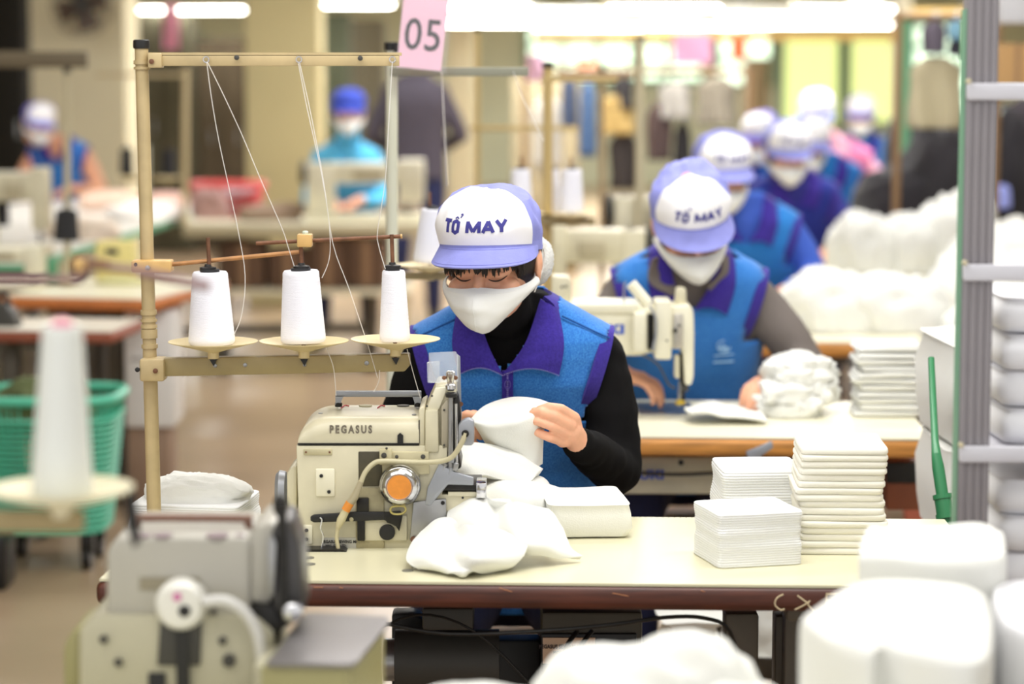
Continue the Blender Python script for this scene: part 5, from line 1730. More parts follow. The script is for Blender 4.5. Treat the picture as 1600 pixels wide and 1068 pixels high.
MB().pbox(276, 960, 294, 1100, YF - .02, .006).build('slide_bar', black, MF)
MB().pbox(232, 1052, 258, 1130, YF - .016, .01, bev=.002).build('lever_block', black, MF)
MB().tube([P(x, y, YF - .03) for x, y in [(318, 940), (350, 938), (378, 952), (398, 980), (408, 1020), (410, 1080)]], .0068, 14).build('air_hose', mat('milky hose', (206, 204, 200), .4), MF)
for x, y, r in [(162, 998, .005), (185, 1034, .005), (348, 1000, .005), (334, 955, .004), (358, 1031, .008), (416, 1058, .006)]:
    MB().lathe(P(x, y, YF - .012), [(r, 0), (r, .003), (.001, .004)], 14, (0, -1, 0)).build('screw', darkgrey, MF)
MB().pprism([(424, 830), (436, 810), (452, 812), (470, 860), (474, 960), (440, 985), (425, 960)], YF + .0, .1, bev=.005).build('needle_bar_housing', mat('smoky metal', (74, 72, 72), .3, metal=.5), MF)
MB().cyl(P(446, 975, YF - .006), P(440, 786, YF - .006), .0055, n=14).build('presser_bar', blackm, MF)
MB().pprism([(418, 842), (426, 836), (432, 850), (428, 930), (420, 935)], YF - .008, .008, bev=.002).build('face_plate', steel, MF)
MB().ell(P(438, 790, YF), (.009, .009, .014), nu=14, nv=8).build('pressure_knob', blackm, MF)
MB().lathe(P(458, 955, YF - .01), [(.012, 0), (.012, .006), (.008, .01), (.001, .011)], 20, (0, -1, 0)).build('needle_clamp', chrome, MF)
MB().pprism([(390, 945), (425, 945), (445, 975), (430, 1010), (392, 1010)], YF - .006, .06, bev=.003).build('presser_mechanism', blackm, MF)
# steel cloth plate
pl = [G(x_, y_, .861) for x_, y_ in [(478, 956), (606, 962), (608, 970), (560, 1030), (548, 1036), (415, 1034)]]
MB().prism([v - Vector((0, 0, .006)) for v in pl], .006, bev=.002, dirv=(0, 0, 1)).build('cloth_plate', mat('dull steel', (128, 124, 124), .45, metal=.7), MF)
MB().prism([v - Vector((0, 0, .108)) + Vector((-.006, .006, 0)) for v in pl], .101, bev=.002, dirv=(0, 0, 1)).build('plate_base', mat('olive cream', (150, 144, 100), .4), MF)
MB().pbox(398, 1040, 560, 1180, YF - .1, .1, bev=.004).build('looper_cover', fgc, MF)
MB().pbox(505, 1048, 540, 1180, YF - .104, .01).build('cover_slot', black, MF)
# handle and details on the top
hz = MB()
hz.tube([P(x, y, YF + .06) for x, y in [(215, 850), (215, 812), (222, 809), (380, 810), (388, 814), (388, 850)]], .005, 10, sub=3)
hz.build('carry_handle', mat('brown handle', (118, 82, 66), .4), MF)
for x, r in [(225, .01), (255, .012), (340, .014), (375, .006)]:
    MB().lathe(G(x, 838, P(300, 838, YF + .01).z), [(r, 0), (r, .003), (.001, .004)], 20).build('oil_cap', mat('mauve grey cap', (140, 122, 128), .4), MF)
# foreground thread stand with tall cone
YC = 2.34
sf = thing('thread_stand', 'blurred thread stand with a big pale plate at the left picture edge', 'thread stand', (P(-160, 800, YC).x, YC, .75))
MB().pbox(-200, 800, 128, 832, YC, .018, bev=.003).build('lower_beam', olive, sf)
MB().lathe(P(96, 765, YC + .01) + Vector((0, 0, -.012)), [(.012, -.014), (.013, -.004), (.03, .0), (.066, .010), (.0705, .013), (.0705, .015), (.064, .013), (.02, .006), (.001, .006)], 40).build('spool_plate', mat('pale plate', (226, 218, 186), .4), sf)
MB().cyl((P(-170, 800, YC).x, YC + .01, .752), (P(-170, 800, YC).x, YC + .01, 1.56), .013, n=16).build('pole', tan, sf)
MB().cyl(P(96, 800, YC + .01), P(96, 515, YC + .01), .003, n=8).build('spool_pin', rust, sf)
MB().pprism([(192, 752), (205, 760), (214, 800), (218, 850), (208, 858), (196, 820)], YC + .05, .012, bev=.003).build('bracket', blackm, sf)
MB().tube([P(x, y, YC + .1) for x, y in [(-220, 436), (100, 436), (118, 434), (132, 424), (136, 405)]], .0038, 8).build('guide_rod', mat('mauve brown rod', (140, 108, 108), .5), sf)
MB().tube([P(x, y, YC + .1) for x, y in [(120, 412), (200, 420), (328, 448)]], [.0045, .0042, .005], 8, sub=0).build('guide_arm', mat('mauve brown rod', (140, 108, 108), .5), sf)
MB().pbox(112, 403, 132, 424, YC + .09, .02, bev=.002).build('guide_clamp', tanblock, sf)
MB().pprism([(132, 406), (170, 408), (170, 420), (132, 420)], YC + .09, .02, bev=.003).build('clamp_nut', rust, sf)
cone(97, 508, 775, YC + .01, .030, .0195, 'tall white thread cone with a pink top in the left foreground', mat('off white thread', (226, 228, 222), .85, bump=.5, bscale=60, streak=(1, 1, 22)), core=mat('pink cone core', (226, 150, 170), .6))
# ------------------------------------------------------------------ more workers of the right-hand row
capset = (capw, capl, capl)
seated('woman in a sky blue fleece with deep blue sleeves, third in the right-hand row', 1126, 207, 7.72, 3, pitch=20, yaw=14, roll=-2, vest=vestblue2, sleeve=mat('cobalt knit', (62, 96, 196), .9), capc=capset,
       arms=[((-.26, -.02, .80), (-.16, -.26, .81)), ((.235, -.0, .84), (.12, -.25, .82))], dx=.09, collar=True)
seated('worker in a deep blue fleece and lavender cap, fourth in the right-hand row', 1228, 190, 9.72, 4, pitch=18, yaw=10, vest=vestdk, sleeve=mat('deep blue knit', (58, 58, 150), .9), capc=capset, dx=.05)
seated('worker in a lavender backed cap half hidden behind the cap of the fourth worker', 1190, 176, 11.9, 5, pitch=16, yaw=-20, vest=vestblue2, sleeve=vestblue2, capc=(capw, mat('violet cotton', (120, 112, 200), .85), mat('violet cotton', (120, 112, 200), .85)), text=False, dx=-.1)
seated('worker in a sky blue vest leaning out to the right behind the deep blue fleece', 1262, 181, 11.45, 6, pitch=24, yaw=18, vest=vestblue2, sleeve=vestblue2, capc=capset, text=False, dx=.10,
       arms=[((-.26, -.02, .80), (-.16, -.26, .81)), ((.27, -.02, .80), (.2, -.27, .81))])
seated('worker in a pink top and wide white cap near the far end of the row', 1276, 142, 13.25, 7, pitch=22, yaw=-4, vest=vestpk, sleeve=mat('pale pink knit', (228, 170, 190), .9), capc=(capw, capw, capl), text=False, dx=.14, trim=vestpk,
       arms=[((-.26, -.02, .80), (-.16, -.26, .81)), ((.3, -.05, .78), (.22, -.3, .81))])
seated('farthest seated worker in the right-hand row, blue vest and small white cap', 1346, 149, 15.1, 8, pitch=14, yaw=-10, vest=vestblue2, sleeve=vestblue2, capc=capset, text=False, dx=.02)
# left side
seated('worker in a blue top and lavender cap at the far left, face turned down', 58, 160, 14.65, 9, pitch=20, yaw=28, vest=vestblue, sleeve=skin2, capc=(capw, mat('violet cotton', (120, 112, 200), .85), capl), text=False, dx=.10, roll=6)
seated('worker in a royal blue cap and sky blue top at the long back table', 544, 139, 13.1, 10, pitch=8, yaw=4, vest=mat('light sky knit', (88, 182, 226), .9), sleeve=mat('light sky knit', (88, 182, 226), .9), trim=mat('light sky knit', (88, 182, 226), .9), capc=(capb, capb, capb), text=False, mask=maskm, dx=-.02,
       arms=[((-.2, -.05, .80), (-.1, -.25, .82)), ((.2, -.05, .80), (.1, -.25, .82))])
# standing person seen from behind
OC = Vector((P(650, 300, 14.2).x, 14.2, .37))
jk = mat('charcoal jacket', (84, 78, 90), .9, var=.1)
PCt, _, _ = person('person standing with the back turned in a charcoal jacket behind the number card', OC, dict(c=OC + Vector((.02, .06, 1.2)), pitch=R(-10), yaw=R(180)), seed=11, vest=jk, sleeve=jk, trim=None, collar=False, capc=None, seated=False,
       arms=[(OC + Vector((-.165, 0, .985)), OC + Vector((-.26, .1, .76)), OC + Vector((-.16, .3, .68))), (OC + Vector((.165, 0, .985)), OC + Vector((.26, .1, .76)), OC + Vector((.16, .3, .68)))])
MB().ell(OC + Vector((.02, .04, 1.225)), (.085, .1, .105), nu=24, nv=14).build('hair', lip, PCt)

# stools under the seated people
def stool(x, y, label):
    t = thing('stool', label, 'stool', (x, y, 0), 'stools under the seated workers')
    MB().lathe((x, y, .40), [(.02, 0), (.155, 0), (.165, .012), (.165, .024), (.155, .032), (.02, .034)], 28).build('seat', edgewood, t)
    for a in range(4):
        d = Vector((math.cos(a * PI / 2 + .78), math.sin(a * PI / 2 + .78), 0))
        MB().cyl(Vector((x, y, .41)) + d * .09, Vector((x, y, 0)) + d * .15, .013, n=10).build('leg', legmet, t)
stool(O1.x, O1.y + .17, 'plain round stool under the nearest worker')
stool(O2.x, O2.y + .17, 'plain round stool under the worker at the second table')

# ------------------------------------------------------------------ thread stands farther back
def bg_stand(label, px, Y, ytop, ybot, beam, col, plates=(), lower=None, w=.012, base=0.0):
    """px pole, beam (px0, px1, y0, y1), lower the same, plates (px, y, cone mat or None, cone height px)"""
    t = thing('thread_stand', label, 'thread stand', (P(px, ybot, Y).x, Y, P(px, ybot, Y).z))
    foot = P(px, ybot, Y); foot.z = base + .002
    t.location = foot
    MB().cyl(foot, P(px, ytop, Y), w, n=14).build('pole', col, t)
    MB().lathe(foot, [(.03, 0), (.03, .006), (w * 1.3, .01), (w * 1.3, .03)], 18).build('base_flange', col, t)
    MB().lathe(P(px, ytop, Y), [(w * 1.15, -.004), (w * 1.2, .012), (w * .8, .014)], 14).build('pole_cap', black, t)
    if beam:
        MB().pbox(beam[0], beam[2], beam[1], beam[3], Y - .015, .012, bev=.002).build('upper_beam', beam[4] if len(beam) > 4 else col, t)
    if lower:
        MB().pbox(lower[0], lower[2], lower[1], lower[3], Y - .03, .016, bev=.002).build('lower_beam', olive, t)
    for q, (cx, cy, cm, ch_) in enumerate(plates):
        c = P(cx, cy, Y - .02)
        MB().lathe(c + Vector((0, 0, -.02)), [(.009, -.012), (.01, .003), (.03, .01), (.066, .019), (.07, .02), (.07, .022), (.06, .02), (.001, .012)], 26).build('spool_plate', mat('tan plate', (216, 198, 152), .38), t)
        MB().cyl(c, c + Vector((0, 0, m(ch_, Y) + .04)), .003, n=8).build('spool_pin', rust, t)
    return t
pale = mat('pale grey enamel', (206, 206, 186), .4)
s2 = bg_stand('pale grey thread stand behind the nearest worker carrying the number card', 612, 5.1, 76, 600, (610, 826, 105, 119, mat('grey green beam', (140, 140, 122), .45)), pale, plates=[(672, 414, None, 84)], lower=(615, 700, 426, 437), w=.0125, base=.75)
for y in (372, 388, 398, 420):
    MB().lathe(P(600, y, 5.08), [(.004, 0), (.004, .004), (.001, .005)], 8, (-1, 0, 0)).build('bolt', rust, s2)
cone(672, 326, 410, 5.08, .036, .024, 'white thread cone just left of the cap of the nearest worker', tilt=4)
# number card
nc = thing('number_card', 'pink card with the number 05 in a clear sleeve clipped to the pale stand', 'sign', P(662, 112, 5.02))
cy_ = 5.02
def card_pt(px, py):
    return P(px, py, cy_)
cpts = [(631, -6), (701, 0), (689, 111), (620, 104)]
MB().prism([card_pt(*q) for q in cpts], .0015).build('card', pinkcard, nc, smooth=False)
MB().prism([P(x, y, cy_ - .004) for x, y in [(629, -12), (709, -6), (697, 114), (619, 106)]], .002).build('plastic_sleeve', clear2, nc, smooth=False)
t_ = MB()
c05 = card_pt(661, 57)
dn = (card_pt(620, 104) - card_pt(631, -6)).normalized()
dr = (card_pt(701, 0) - card_pt(631, -6)).normalized()
t_.text('05', .092, lambda x, y, z: c05 + dr * x - dn * y + Vector((0, -.001 - max(0, z), 0)), th=.0004, offset=.0006, sx=.84, spacing=1.06)
t_.build('number', inkdark, nc, smooth=False)
MB().pbox(616, 66, 622, 82, 5.06, .02).build('clip', black, nc)
tag(MB().tube([P(x, y, 5.078) for x, y in [(690, 112), (694, 190), (699, 290)]], .0011, 6).build('thread', thread_line), 'white thread hanging from the grey beam beside the number card', 'thread')
tag(MB().tube([P(x, y, 5.078) for x, y in [(802, 112), (822, 165), (850, 220)]], .0008, 6).build('thread', thread_line), 'white thread slanting from the right end of the grey beam', 'thread')
ochre = mat('ochre enamel', (182, 158, 104), .45)
bg_stand('ochre thread stand behind the third worker with white cones on its shelf', 856, 6.75, 104, 500, (846, 966, 120, 128), ochre, plates=[(814, 334, None, 66), (892, 334, None, 66)], lower=(800, 930, 340, 352), w=.014)
cone(814, 264, 331, 6.73, .033, .026, 'white thread cone touching the back of the nearest cap, on the ochre stand')
cone(865, 264, 333, 6.80, .022, .016, 'slim white thread cone in the middle of the ochre stand')
cone(893, 264, 331, 6.73, .034, .028, 'white thread cone at the right of the ochre stand')
bg_stand('thin ochre thread stand left of the middle aisle with a short cross arm', 746, 8.2, 48, 420, (735, 905, 196, 204), ochre, w=.009)
bg_stand('pale thread stand pole between the dark clothes and the second cap', 1000, 8.6, 60, 420, None, mat('pale taupe enamel', (190, 180, 150), .5), w=.016)
bg_stand('pale brown stand pole in front of the brown cloth rack', 941, 9.5, 110, 400, (870, 990, 112, 122), mat('brown enamel', (160, 132, 98), .5), w=.01)
bg_stand('dark beamed thread stand in the left background with a black cone', 105, 8.6, 112, 440, (-40, 136, 80, 106, mat('dark taupe beam', (104, 92, 70), .5)), mat('pale taupe enamel', (190, 180, 150), .5), plates=[], w=.012, base=.75)
bg_stand('second pale thread stand in the left background right of the tan pole', 290, 12.1, 104, 440, (150, 290, 114, 120), mat('warm beige enamel', (198, 180, 140), .5), w=.016, base=.75)
bg_stand('short pale thread stand with two black cones on the green edged table', 231, 11.92, 225, 330, None, pale, plates=[(198, 276, None, 40), (263, 277, None, 40)], lower=(190, 272, 278, 284), w=.008, base=.75)
tb = mat('black thread', (36, 36, 40), .8)
for i, (px, y0, y1, Y, rr, lab) in enumerate([(104, 328, 376, 8.585, .045, 'black thread cone hanging below the dark beamed stand'), (198, 232, 274, 11.9, .034, 'black thread cone left of the tan pole in the background'),
                                         (263, 234, 275, 11.9, .036, 'black thread cone right of the tan pole in the background'), (65, 306, 352, 10.0, .03, 'black thread cone right of the cream machine at the left'),
                                         (3, 306, 352, 10.0, .03, 'black thread cone at the left picture edge')]):
    cone(px, y0, y1, Y, rr, rr * .85, lab, tb)
# ------------------------------------------------------------------ left background furniture
greenedge = mat('green edge', (90, 160, 120), .5)
whitetop = mat('white laminate', (238, 236, 230), .35)
redwood = mat('red brown edge', (150, 78, 56), .5)
sewing_table('white work table with a green edge in the left background', (-1.93, 9.6), (-1.66, 14.0), 1.2, whitetop, greenedge, group=None)
sewing_table('cream work table with an orange wood edge at the left, behind the tan pole', (-1.75, 8.22), (-1.21, 8.1), .78, laminate2, mat('vivid orange wood edge', (206, 122, 60), .5, var=.2), group=None, th=.045)
sewing_table('small table with a red brown edge at the left behind the tall white cone', (-1.85, 7.7), (-1.27, 7.64), .4, mat('grey white laminate', (226, 220, 206), .4), redwood, group=None, z=.69)
sewing_table('long cream table crossing the back behind the tan thread stand', tuple(G(285, 350))[:2], tuple(G(668, 348))[:2], .7, laminate2, mat('dull cream edge', (200, 190, 158), .5), group=None, th=.065)
sewing_table('cream table behind the far left worker', (-3.6, 12.1), (-2.1, 12.05), .6, laminate2, greenedge, group=None) if False else None
def bg_machine(label, px0, px1, pytop, Y, z=.75, h=None, mt=cream2, flip=False):
    a, b = P(px0, 300, Y).x, P(px1, 300, Y).x
    zt = P(400, pytop, Y).z
    H_ = zt - z
    W = b - a
    t = thing('sewing_machine', label, 'sewing machine', ((a + b) / 2, Y, z))
    f = (lambda x: b - (x - a)) if flip else (lambda x: x)
    def sp(x0, y0, z0, x1, y1, z1, nm, mm, bev=.008):
        MB().span((f(a + W * x0), Y + y0, z + H_ * z0), (f(a + W * x1), Y + y1, z + H_ * z1), bev=bev).build(nm, mm, t)
    sp(0, -.02, 0, 1, .16, .12, 'bed', mt)
    sp(0, .01, .12, .24, .13, .95, 'column', mt, .012)
    sp(.04, .015, .62, .95, .125, .95, 'arm', mt, .014)
    sp(.78, .005, .3, 1, .13, 1, 'head', mt, .01)
    sp(.84, .05, .12, .88, .07, .32, 'needle_bar', blackm, .002)
    sp(.4, -.002, .68, .66, .01, .84, 'name_strip', mat('dull name strip', (176, 166, 138), .5), .002)
    MB().lathe((f(a) , Y + .07, z + H_ * .78), [(.02, 0), (.06, .006), (.065, .02), (.05, .034), (.001, .036)], 24, (1 if flip else -1, 0, 0)).build('handwheel', darkgrey, t)
    return t
bg_machine('cream sewing machine in front of the worker in the royal blue cap', 478, 662, 250, 12.25, mt=cream2)
bg_machine('big cream sewing machine at the left picture edge', -40, 72, 262, 9.9, mt=cream)
bg_machine('cream sewing machine far left behind the dark beamed stand', -60, 60, 384, 8.45, mt=cream2)
bg_machine('pale sewing machine on the third table, left of the bending worker', 850, 1010, 352, 7.25, mt=cream, flip=True)
bg_machine('cream sewing machine at the fourth table behind the white caps', 960, 1090, 300, 8.6, mt=cream)
yb = thing('yellow_box', 'pale yellow box with a small dark print on the orange edged table', 'box', G(178, 440))
MB().pbox(150, 378, 208, 440, 8.75, .12, bev=.006).build('carton', mat('pale yellow card', (226, 212, 140), .6), yb)
MB().pbox(165, 388, 184, 398, 8.747, .003).build('printed_mark', darkgrey, yb)
cloth_lump('pale yellow green cloth folded on the orange edged table', G(190, 444), (.08, .04, .02), 0, 31, .2, mt=mat('pale lime cloth', (216, 212, 160), .9))
cloth_lump('small green cloth scrap beside the black cone', G(82, 440), (.02, .03, .06), 0, 32, .2, mt=greenedge)
for k, (px, py, r, c_, lab) in enumerate([(228, 330, (.2, .25, .05), (244, 240, 236), 'spread white cloth on the green edged table'), (170, 318, (.16, .2, .07), (236, 206, 186), 'pale pink cloth beside the far left worker on the green edged table'),
                                         (255, 312, (.13, .14, .05), (230, 190, 176), 'dusty pink cloth at the far end of the green edged table'), (130, 362, (.12, .2, .06), (238, 222, 206), 'cream pink cloth at the near end of the green edged table')]):
    p = G(px, py + 10); p.z = .751
    cloth_lump(lab, p, r, .3 * k, 240 + k, .3, 2.6, mt=mat('cloth %d' % k, c_, .9), n=(48, 24))
for k, (px, Y, r, c_, lab) in enumerate([(425, 12.35, (.16, .12, .06), (150, 128, 110), 'brown grey cloth heap on the long back table'), (625, 12.6, (.12, .06, .05), (120, 104, 90), 'dark taupe cloth heap behind the cream machine'), (330, 12.5, (.1, .1, .11), (176, 140, 136), 'dull pink cloth heap at the left end of the long back table')]):
    p = P(px, 340, Y); p.z = .751
    cloth_lump(lab, p, r, 0, 250 + k, .3, 2.6, mt=mat('heap %d' % k, c_, .9), n=(48, 24))
# red basket
def basket(label, c, w_, d_, h, mt, name='basket', grid=True, taper=.85, cells=(14, 9)):
    t = thing(name, label, 'basket', c)
    c = Vector(c)
    def ring(z, k):
        return [c + Vector((math.copysign(abs(math.cos(a)) ** .5, math.cos(a)) * w_ / 2 * k, math.copysign(abs(math.sin(a)) ** .5, math.sin(a)) * d_ / 2 * k, z)) for a in [2 * PI * i / 64 for i in range(65)]]
    MB().tube(ring(h, 1.02), .016, 10, sub=0).build('rim', mt, t)
    MB().tube(ring(h - .06, 1.0), .007, 8, sub=0).build('hoop', mt, t)
    lat = MB()
    for j in range(cells[1] + 1):
        u = j / cells[1]
        lat.tube(ring(.01 + (h - .07) * u, taper + (1 - taper) * u), .0045, 5, sub=0)
    A, B = ring(.01, taper), ring(h - .02, 1.0)
    for i in range(0, 64, 1):
        lat.tube([A[i], B[i]], .003, 4, sub=0)
    l = lat.build('side_lattice', mt, t); l['kind'] = 'stuff'
    MB().rings([ring(.0, taper)[:-1], ring(.008, taper)[:-1]]).build('bottom', mt, t)
    return t
redp = mat('red plastic', (214, 84, 84), .45)
rb = basket('red plastic basket on the long table in the left background', G(352, 342) + Vector((0, .15, .002)), .36, .26, .17, redp, cells=(10, 4))
cloth_lump('grey plastic wrapped cloth heaped in the red basket', G(352, 342) + Vector((.02, .15, .03)), (.14, .1, .09), 0, 260, .3, mt=mat('grey lilac cloth', (178, 170, 176), .7), n=(44, 22))
# green laundry basket on casters
gb2 = mat('sea green plastic', (84, 190, 158), .4)
GY = 7.2
gx = P(65, 700, GY).x
gk = basket('sea green plastic basket on casters at the left edge, behind the tall cone', (gx, GY + .17, .115), .42, .36, .41, gb2, taper=.82, cells=(14, 19))
for dx in (-.12, .12):
    for dy in (-.1, .1):
        q = Vector((gx + dx, GY + .17 + dy, 0))
        w_ = MB().cyl(q + Vector((-.014, 0, .038)), q + Vector((.014, 0, .038)), .038, n=18).build('caster', blackm, gk)
        MB().span(q + Vector((-.02, -.02, .05)), q + Vector((.02, .02, .115)), bev=.004).build('caster_fork', blackm, gk)
cloth_lump('olive cloth lying in the sea green basket', (gx - .02, GY + .17, .42), (.15, .14, .1), 0, 262, .3, mt=mat('olive cloth', (92, 100, 62), .9), n=(44, 22))
wc = thing('white_cabinet', 'narrow white cabinet on a brown plinth under the orange edged table', 'cabinet', (P(232, 690, 8.3).x, 8.4, 0))
MB().pbox(196, 486, 270, 668, 8.3, .25, bev=.01).build('cabinet_body', mat('white cabinet', (228, 226, 224), .5), wc)
MB().span((P(196, 600, 8.3).x, 8.32, 0), (P(262, 600, 8.3).x, 8.52, P(230, 668, 8.3).z), bev=.004).build('plinth', mat('taupe plinth', (150, 124, 104), .6), wc)
MB().pbox(204, 560, 262, 562, 8.297, .004).build('drawer_gap', darkgrey, wc)
ir = thing('steam_iron', 'dark iron standing on the small red brown edged table', 'iron', G(14, 520))
MB().pprism([(-14, 515), (-10, 480), (4, 470), (20, 490), (30, 515)], 7.78, .09, bev=.008).build('iron_body', darkgrey, ir)
MB().tube([P(x, y, 7.82) for x, y in [(-8, 480), (-4, 462), (8, 460), (14, 476)]], .0085, 10).build('handle', black, ir)
tag(MB().span((P(0, 900, 7.0).x - .1, 6.95, 0), (P(14, 900, 7.0).x, 7.1, .16), bev=.01).build('pedal_box', blackm), 'small black pedal box on the floor at the left edge', 'pedal box')
# under the long table
bench = thing('low_bench', 'long low beige bench under the back table', 'bench', (P(460, 460, 12.2).x, 12.4, 0))
a, b = P(300, 450, 12.12).x, P(640, 450, 12.12).x
zb_ = P(460, 452, 12.12).z
MB().span((a, 12.12, zb_ - .03), (b, 12.62, zb_), bev=.006).build('bench_top', laminate2, bench)
for x in (a + .05, (a + b) / 2, b - .05):
    for y in (12.15, 12.58):
        MB().span((x - .02, y - .02, 0), (x + .02, y + .02, zb_ - .03)).build('leg', colm, bench)
brc = mat('brown carton', (104, 78, 60), .8, var=.15)
for k, (x0, x1, y0) in enumerate([(484, 540, 372), (544, 600, 366), (420, 478, 392), (345, 412, 380)]):
    bx_ = thing('carton', 'dark brown carton on the low bench, ' + ['third', 'fourth', 'second', 'first'][k] + ' from the left', 'box', (P((x0 + x1) / 2, 450, 12.2).x, 12.32, zb_))
    A, B_ = P(x0, y0, 12.17), P(x1, y0, 12.17)
    MB().span((A.x, 12.17, zb_ + .001), (B_.x, 12.5, A.z), bev=.004).build('box_body', brc, bx_)
    MB().span(((A.x + B_.x) / 2 - .02, 12.166, zb_ + .01), ((A.x + B_.x) / 2 + .02, 12.17, A.z)).build('tape', mat('brown tape', (150, 116, 84), .5), bx_)
tag(MB().prism([P(x, y, 12.25) for x, y in [(478, 340), (600, 340), (592, 362), (484, 362)]], .1, bev=.01).build('blue_bag', mat('blue bag', (60, 120, 190), .7)), 'blue bag hanging under the long back table', 'bag')

# ------------------------------------------------------------------ hanging clothes and heaps in the far middle and right
def garment(label, px0, py0, px1, py1, Y, rgb, seed, cat='garment'):
    rail_y, Y = (26, 9.9) if px0 > 1300 else (112, 12.9)
    rz_ = P(px0, rail_y, Y).z
    a, b = P(px0, py1, Y), P(px1, py0, Y)
    W, H_ = b.x - a.x, b.z - a.z
    t = thing('hanging_garment', label, cat, ((a.x + b.x) / 2, Y, a.z))
    rg = []
    for j in range(15):
        v = j / 14
        r = []
        for i in range(40):
            g = 2 * PI * i / 40
            wd = W / 2 * (1 - .65 * max(0, v - .82) / .18) * (1 + .06 * math.sin(v * 7 + seed))
            th = .05 * (1 - .5 * v) + .02 * math.sin(g * 5 + seed + v * 2) * (1 - v)
            r.append(Vector(((a.x + b.x) / 2 + wd * math.cos(g), Y + th * math.sin(g), a.z + H_ * v)))
        rg.append(r)
    MB().rings(rg).build('cloth_body', mat('garment %d %d %d' % rgb, rgb, .9), t, angle=180)
    c = Vector(((a.x + b.x) / 2, Y, b.z))
    MB().tube([c - Vector((0, 0, .02)), Vector((c.x, Y, rz_ - .02)), Vector((c.x, Y - .018, rz_ + .002)), Vector((c.x, Y, rz_ + .02))], .004, 6).build('hanger_hook', steel, t)
    return t
GA = [(905, 128, 932, 245, 12.5, (84, 112, 152), 'blue denim garment hanging behind the ochre stand'),
      (936, 150, 992, 210, 12.3, (196, 164, 100), 'mustard yellow garment on the rail behind the ochre stand'),
      (958, 120, 990, 170, 12.8, (52, 48, 48), 'black garment above the mustard yellow one'),
      (952, 205, 996, 295, 12.6, (58, 50, 46), 'dark brown garment below the mustard yellow one'),
      (1010, 160, 1050, 250, 12.4, (84, 66, 62), 'maroon brown garment between the pale poles'),
      (1052, 190, 1080, 280, 12.4, (40, 36, 36), 'black garment left of the third cap'),
      (876, 120, 902, 200, 13.0, (72, 84, 110), 'slate blue garment left of the denim one'),
      (1030, 130, 1080, 185, 13.2, (176, 170, 160), 'pale grey garment behind the maroon one'),
      (1090, 120, 1150, 195, 14.5, (150, 140, 122), 'beige garment above the third cap'),
      (830, 150, 880, 260, 13.6, (206, 200, 188), 'off white garment left of the ochre pole'),
      (1440, 34, 1478, 84, 9.8, (88, 80, 92), 'dark grey garment hanging at the upper right'),
      (1480, 32, 1508, 62, 9.8, (110, 150, 170), 'pale blue garment at the upper right beside the post'),
      (1482, 58, 1510, 88, 9.7, (50, 48, 60), 'black garment at the upper right beside the post'),
      (1418, 88, 1506, 200, 10.4, (190, 180, 150), 'large beige cloth hanging left of the grey post')]
for k, (a0, b0, c0, d0, Y, rgb, lab) in enumerate(GA):
    garment(lab, a0, b0, c0, d0, Y, rgb, k)
for (x0, x1, y, Y, lab) in [(820, 1172, 112, 12.9, 'long brown clothes rail in the middle background'), (1405, 1560, 26, 9.9, 'clothes rail at the upper right behind the grey post')]:
    t = thing('clothes_rail', lab, 'clothes rail', (P((x0 + x1) / 2, y, Y).x, Y, 0))
    a, b = P(x0, y, Y), P(x1, y, Y)
    rm = mat('brown rail', (150, 118, 82), .5)
    MB().cyl(a, b, .016, n=12).build('rail', rm, t)
    for p in (a, b):
        MB().cyl((p.x, Y, 0), (p.x, Y, p.z + .02), .016, n=12).build('upright', rm, t)
        MB().span((p.x - .02, Y - .25, 0), (p.x + .02, Y + .25, .03), bev=.004).build('foot', rm, t)
tag(MB().cyl(P(1417, 300, 11.5) - Vector((0, 0, P(1417, 300, 11.5).z)), P(1417, 30, 11.5), .025, n=14).build('green_post', mat('mint post', (110, 170, 130), .5)), 'mint green post right of the yellow green windows', 'post')
blkc = mat('black cloth', (34, 31, 36), .95, sheen=.2)
dkc = mat('charcoal cloth', (62, 56, 62), .95)
wht = mat('lilac white cloth', (206, 200, 206), .9)
lvc = mat('lavender cloth', (150, 160, 226), .9)
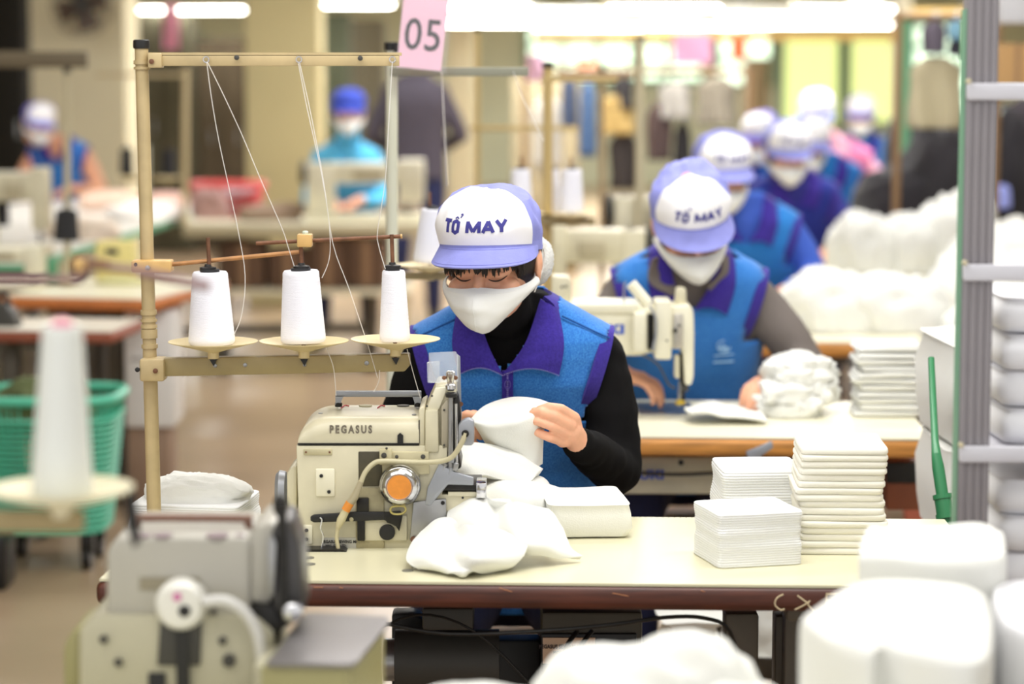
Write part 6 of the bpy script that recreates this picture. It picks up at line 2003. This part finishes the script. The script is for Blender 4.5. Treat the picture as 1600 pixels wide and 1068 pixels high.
for k, (px, py, Y, r, mm, z_, lab) in enumerate([(1404, 330, 11.0, (.19, .22, .22), blkc, .752, 'black cloth heap right of the pink sleeve on the fifth table'), (1478, 340, 11.0, (.22, .22, .34), blkc, .752, 'black cloth heap directly left of the grey post'),
                                           (1560, 340, 11.05, (.26, .24, .38), blkc, .752, 'black cloth heap seen through the rack'), (1640, 340, 11.05, (.24, .24, .42), dkc, .752, 'charcoal cloth heap at the right picture edge'),
                                           (1452, 290, 12.85, (.3, .22, .42), blkc, .752, 'tall black cloth heap on the sixth table'), (1478, 262, 10.9, (.09, .08, .05), wht, 1.08, 'small pale cloth lying on the black heap beside the post')]):
    p = P(px, py, Y)
    p.z = z_
    cloth_lump(lab, p, r, .3 * k, 270 + k, .26, 2.4, mt=mm, n=(48, 24))
cloth_lump('lavender cloth bundle hanging on the black heap seen through the rack', P(1562, 325, 10.75), (.05, .05, .07), 0, 281, .2, mt=lvc, n=(40, 20))
cloth_lump('pale mint cloth heap seen through the rack above the black clothes', P(1575, 215, 11.1), (.14, .12, .09), 0, 282, .2, mt=mat('mint white cloth', (206, 222, 212), .9), n=(40, 20))
cx_ = thing('carton', 'brown carton stacked high behind the grey post', 'box', P(1580, 135, 8.8))
MB().pbox(1556, 68, 1625, 134, 8.8, .3, bev=.005).build('box_body', mat('kraft carton', (190, 150, 100), .8), cx_)
MB().pbox(1586, 68, 1594, 134, 8.797, .003).build('tape', mat('brown tape', (150, 116, 84), .5), cx_)
ws = thing('wall_shelf', 'tall shelf frame behind the rack holding the brown carton', 'shelf', (P(1600, 300, 8.95).x, 9.0, 0))
a = P(1552, 137, 8.8)
MB().span((a.x, 8.8, a.z - .02), (a.x + .5, 9.15, a.z)).build('shelf_board', greymet, ws)
for x in (a.x + .28, a.x + .48):
    for y in (8.82, 9.13):
        MB().span((x - .01, y - .01, 0), (x + .01, y + .01, a.z + .4)).build('upright', greymet, ws)
a = P(1556, 40, 8.8)
MB().pbox(1562, -10, 1640, 36, 8.8, .3, bev=.006).build('grey_bin', mat('pale grey bin', (206, 206, 212), .5), ws)
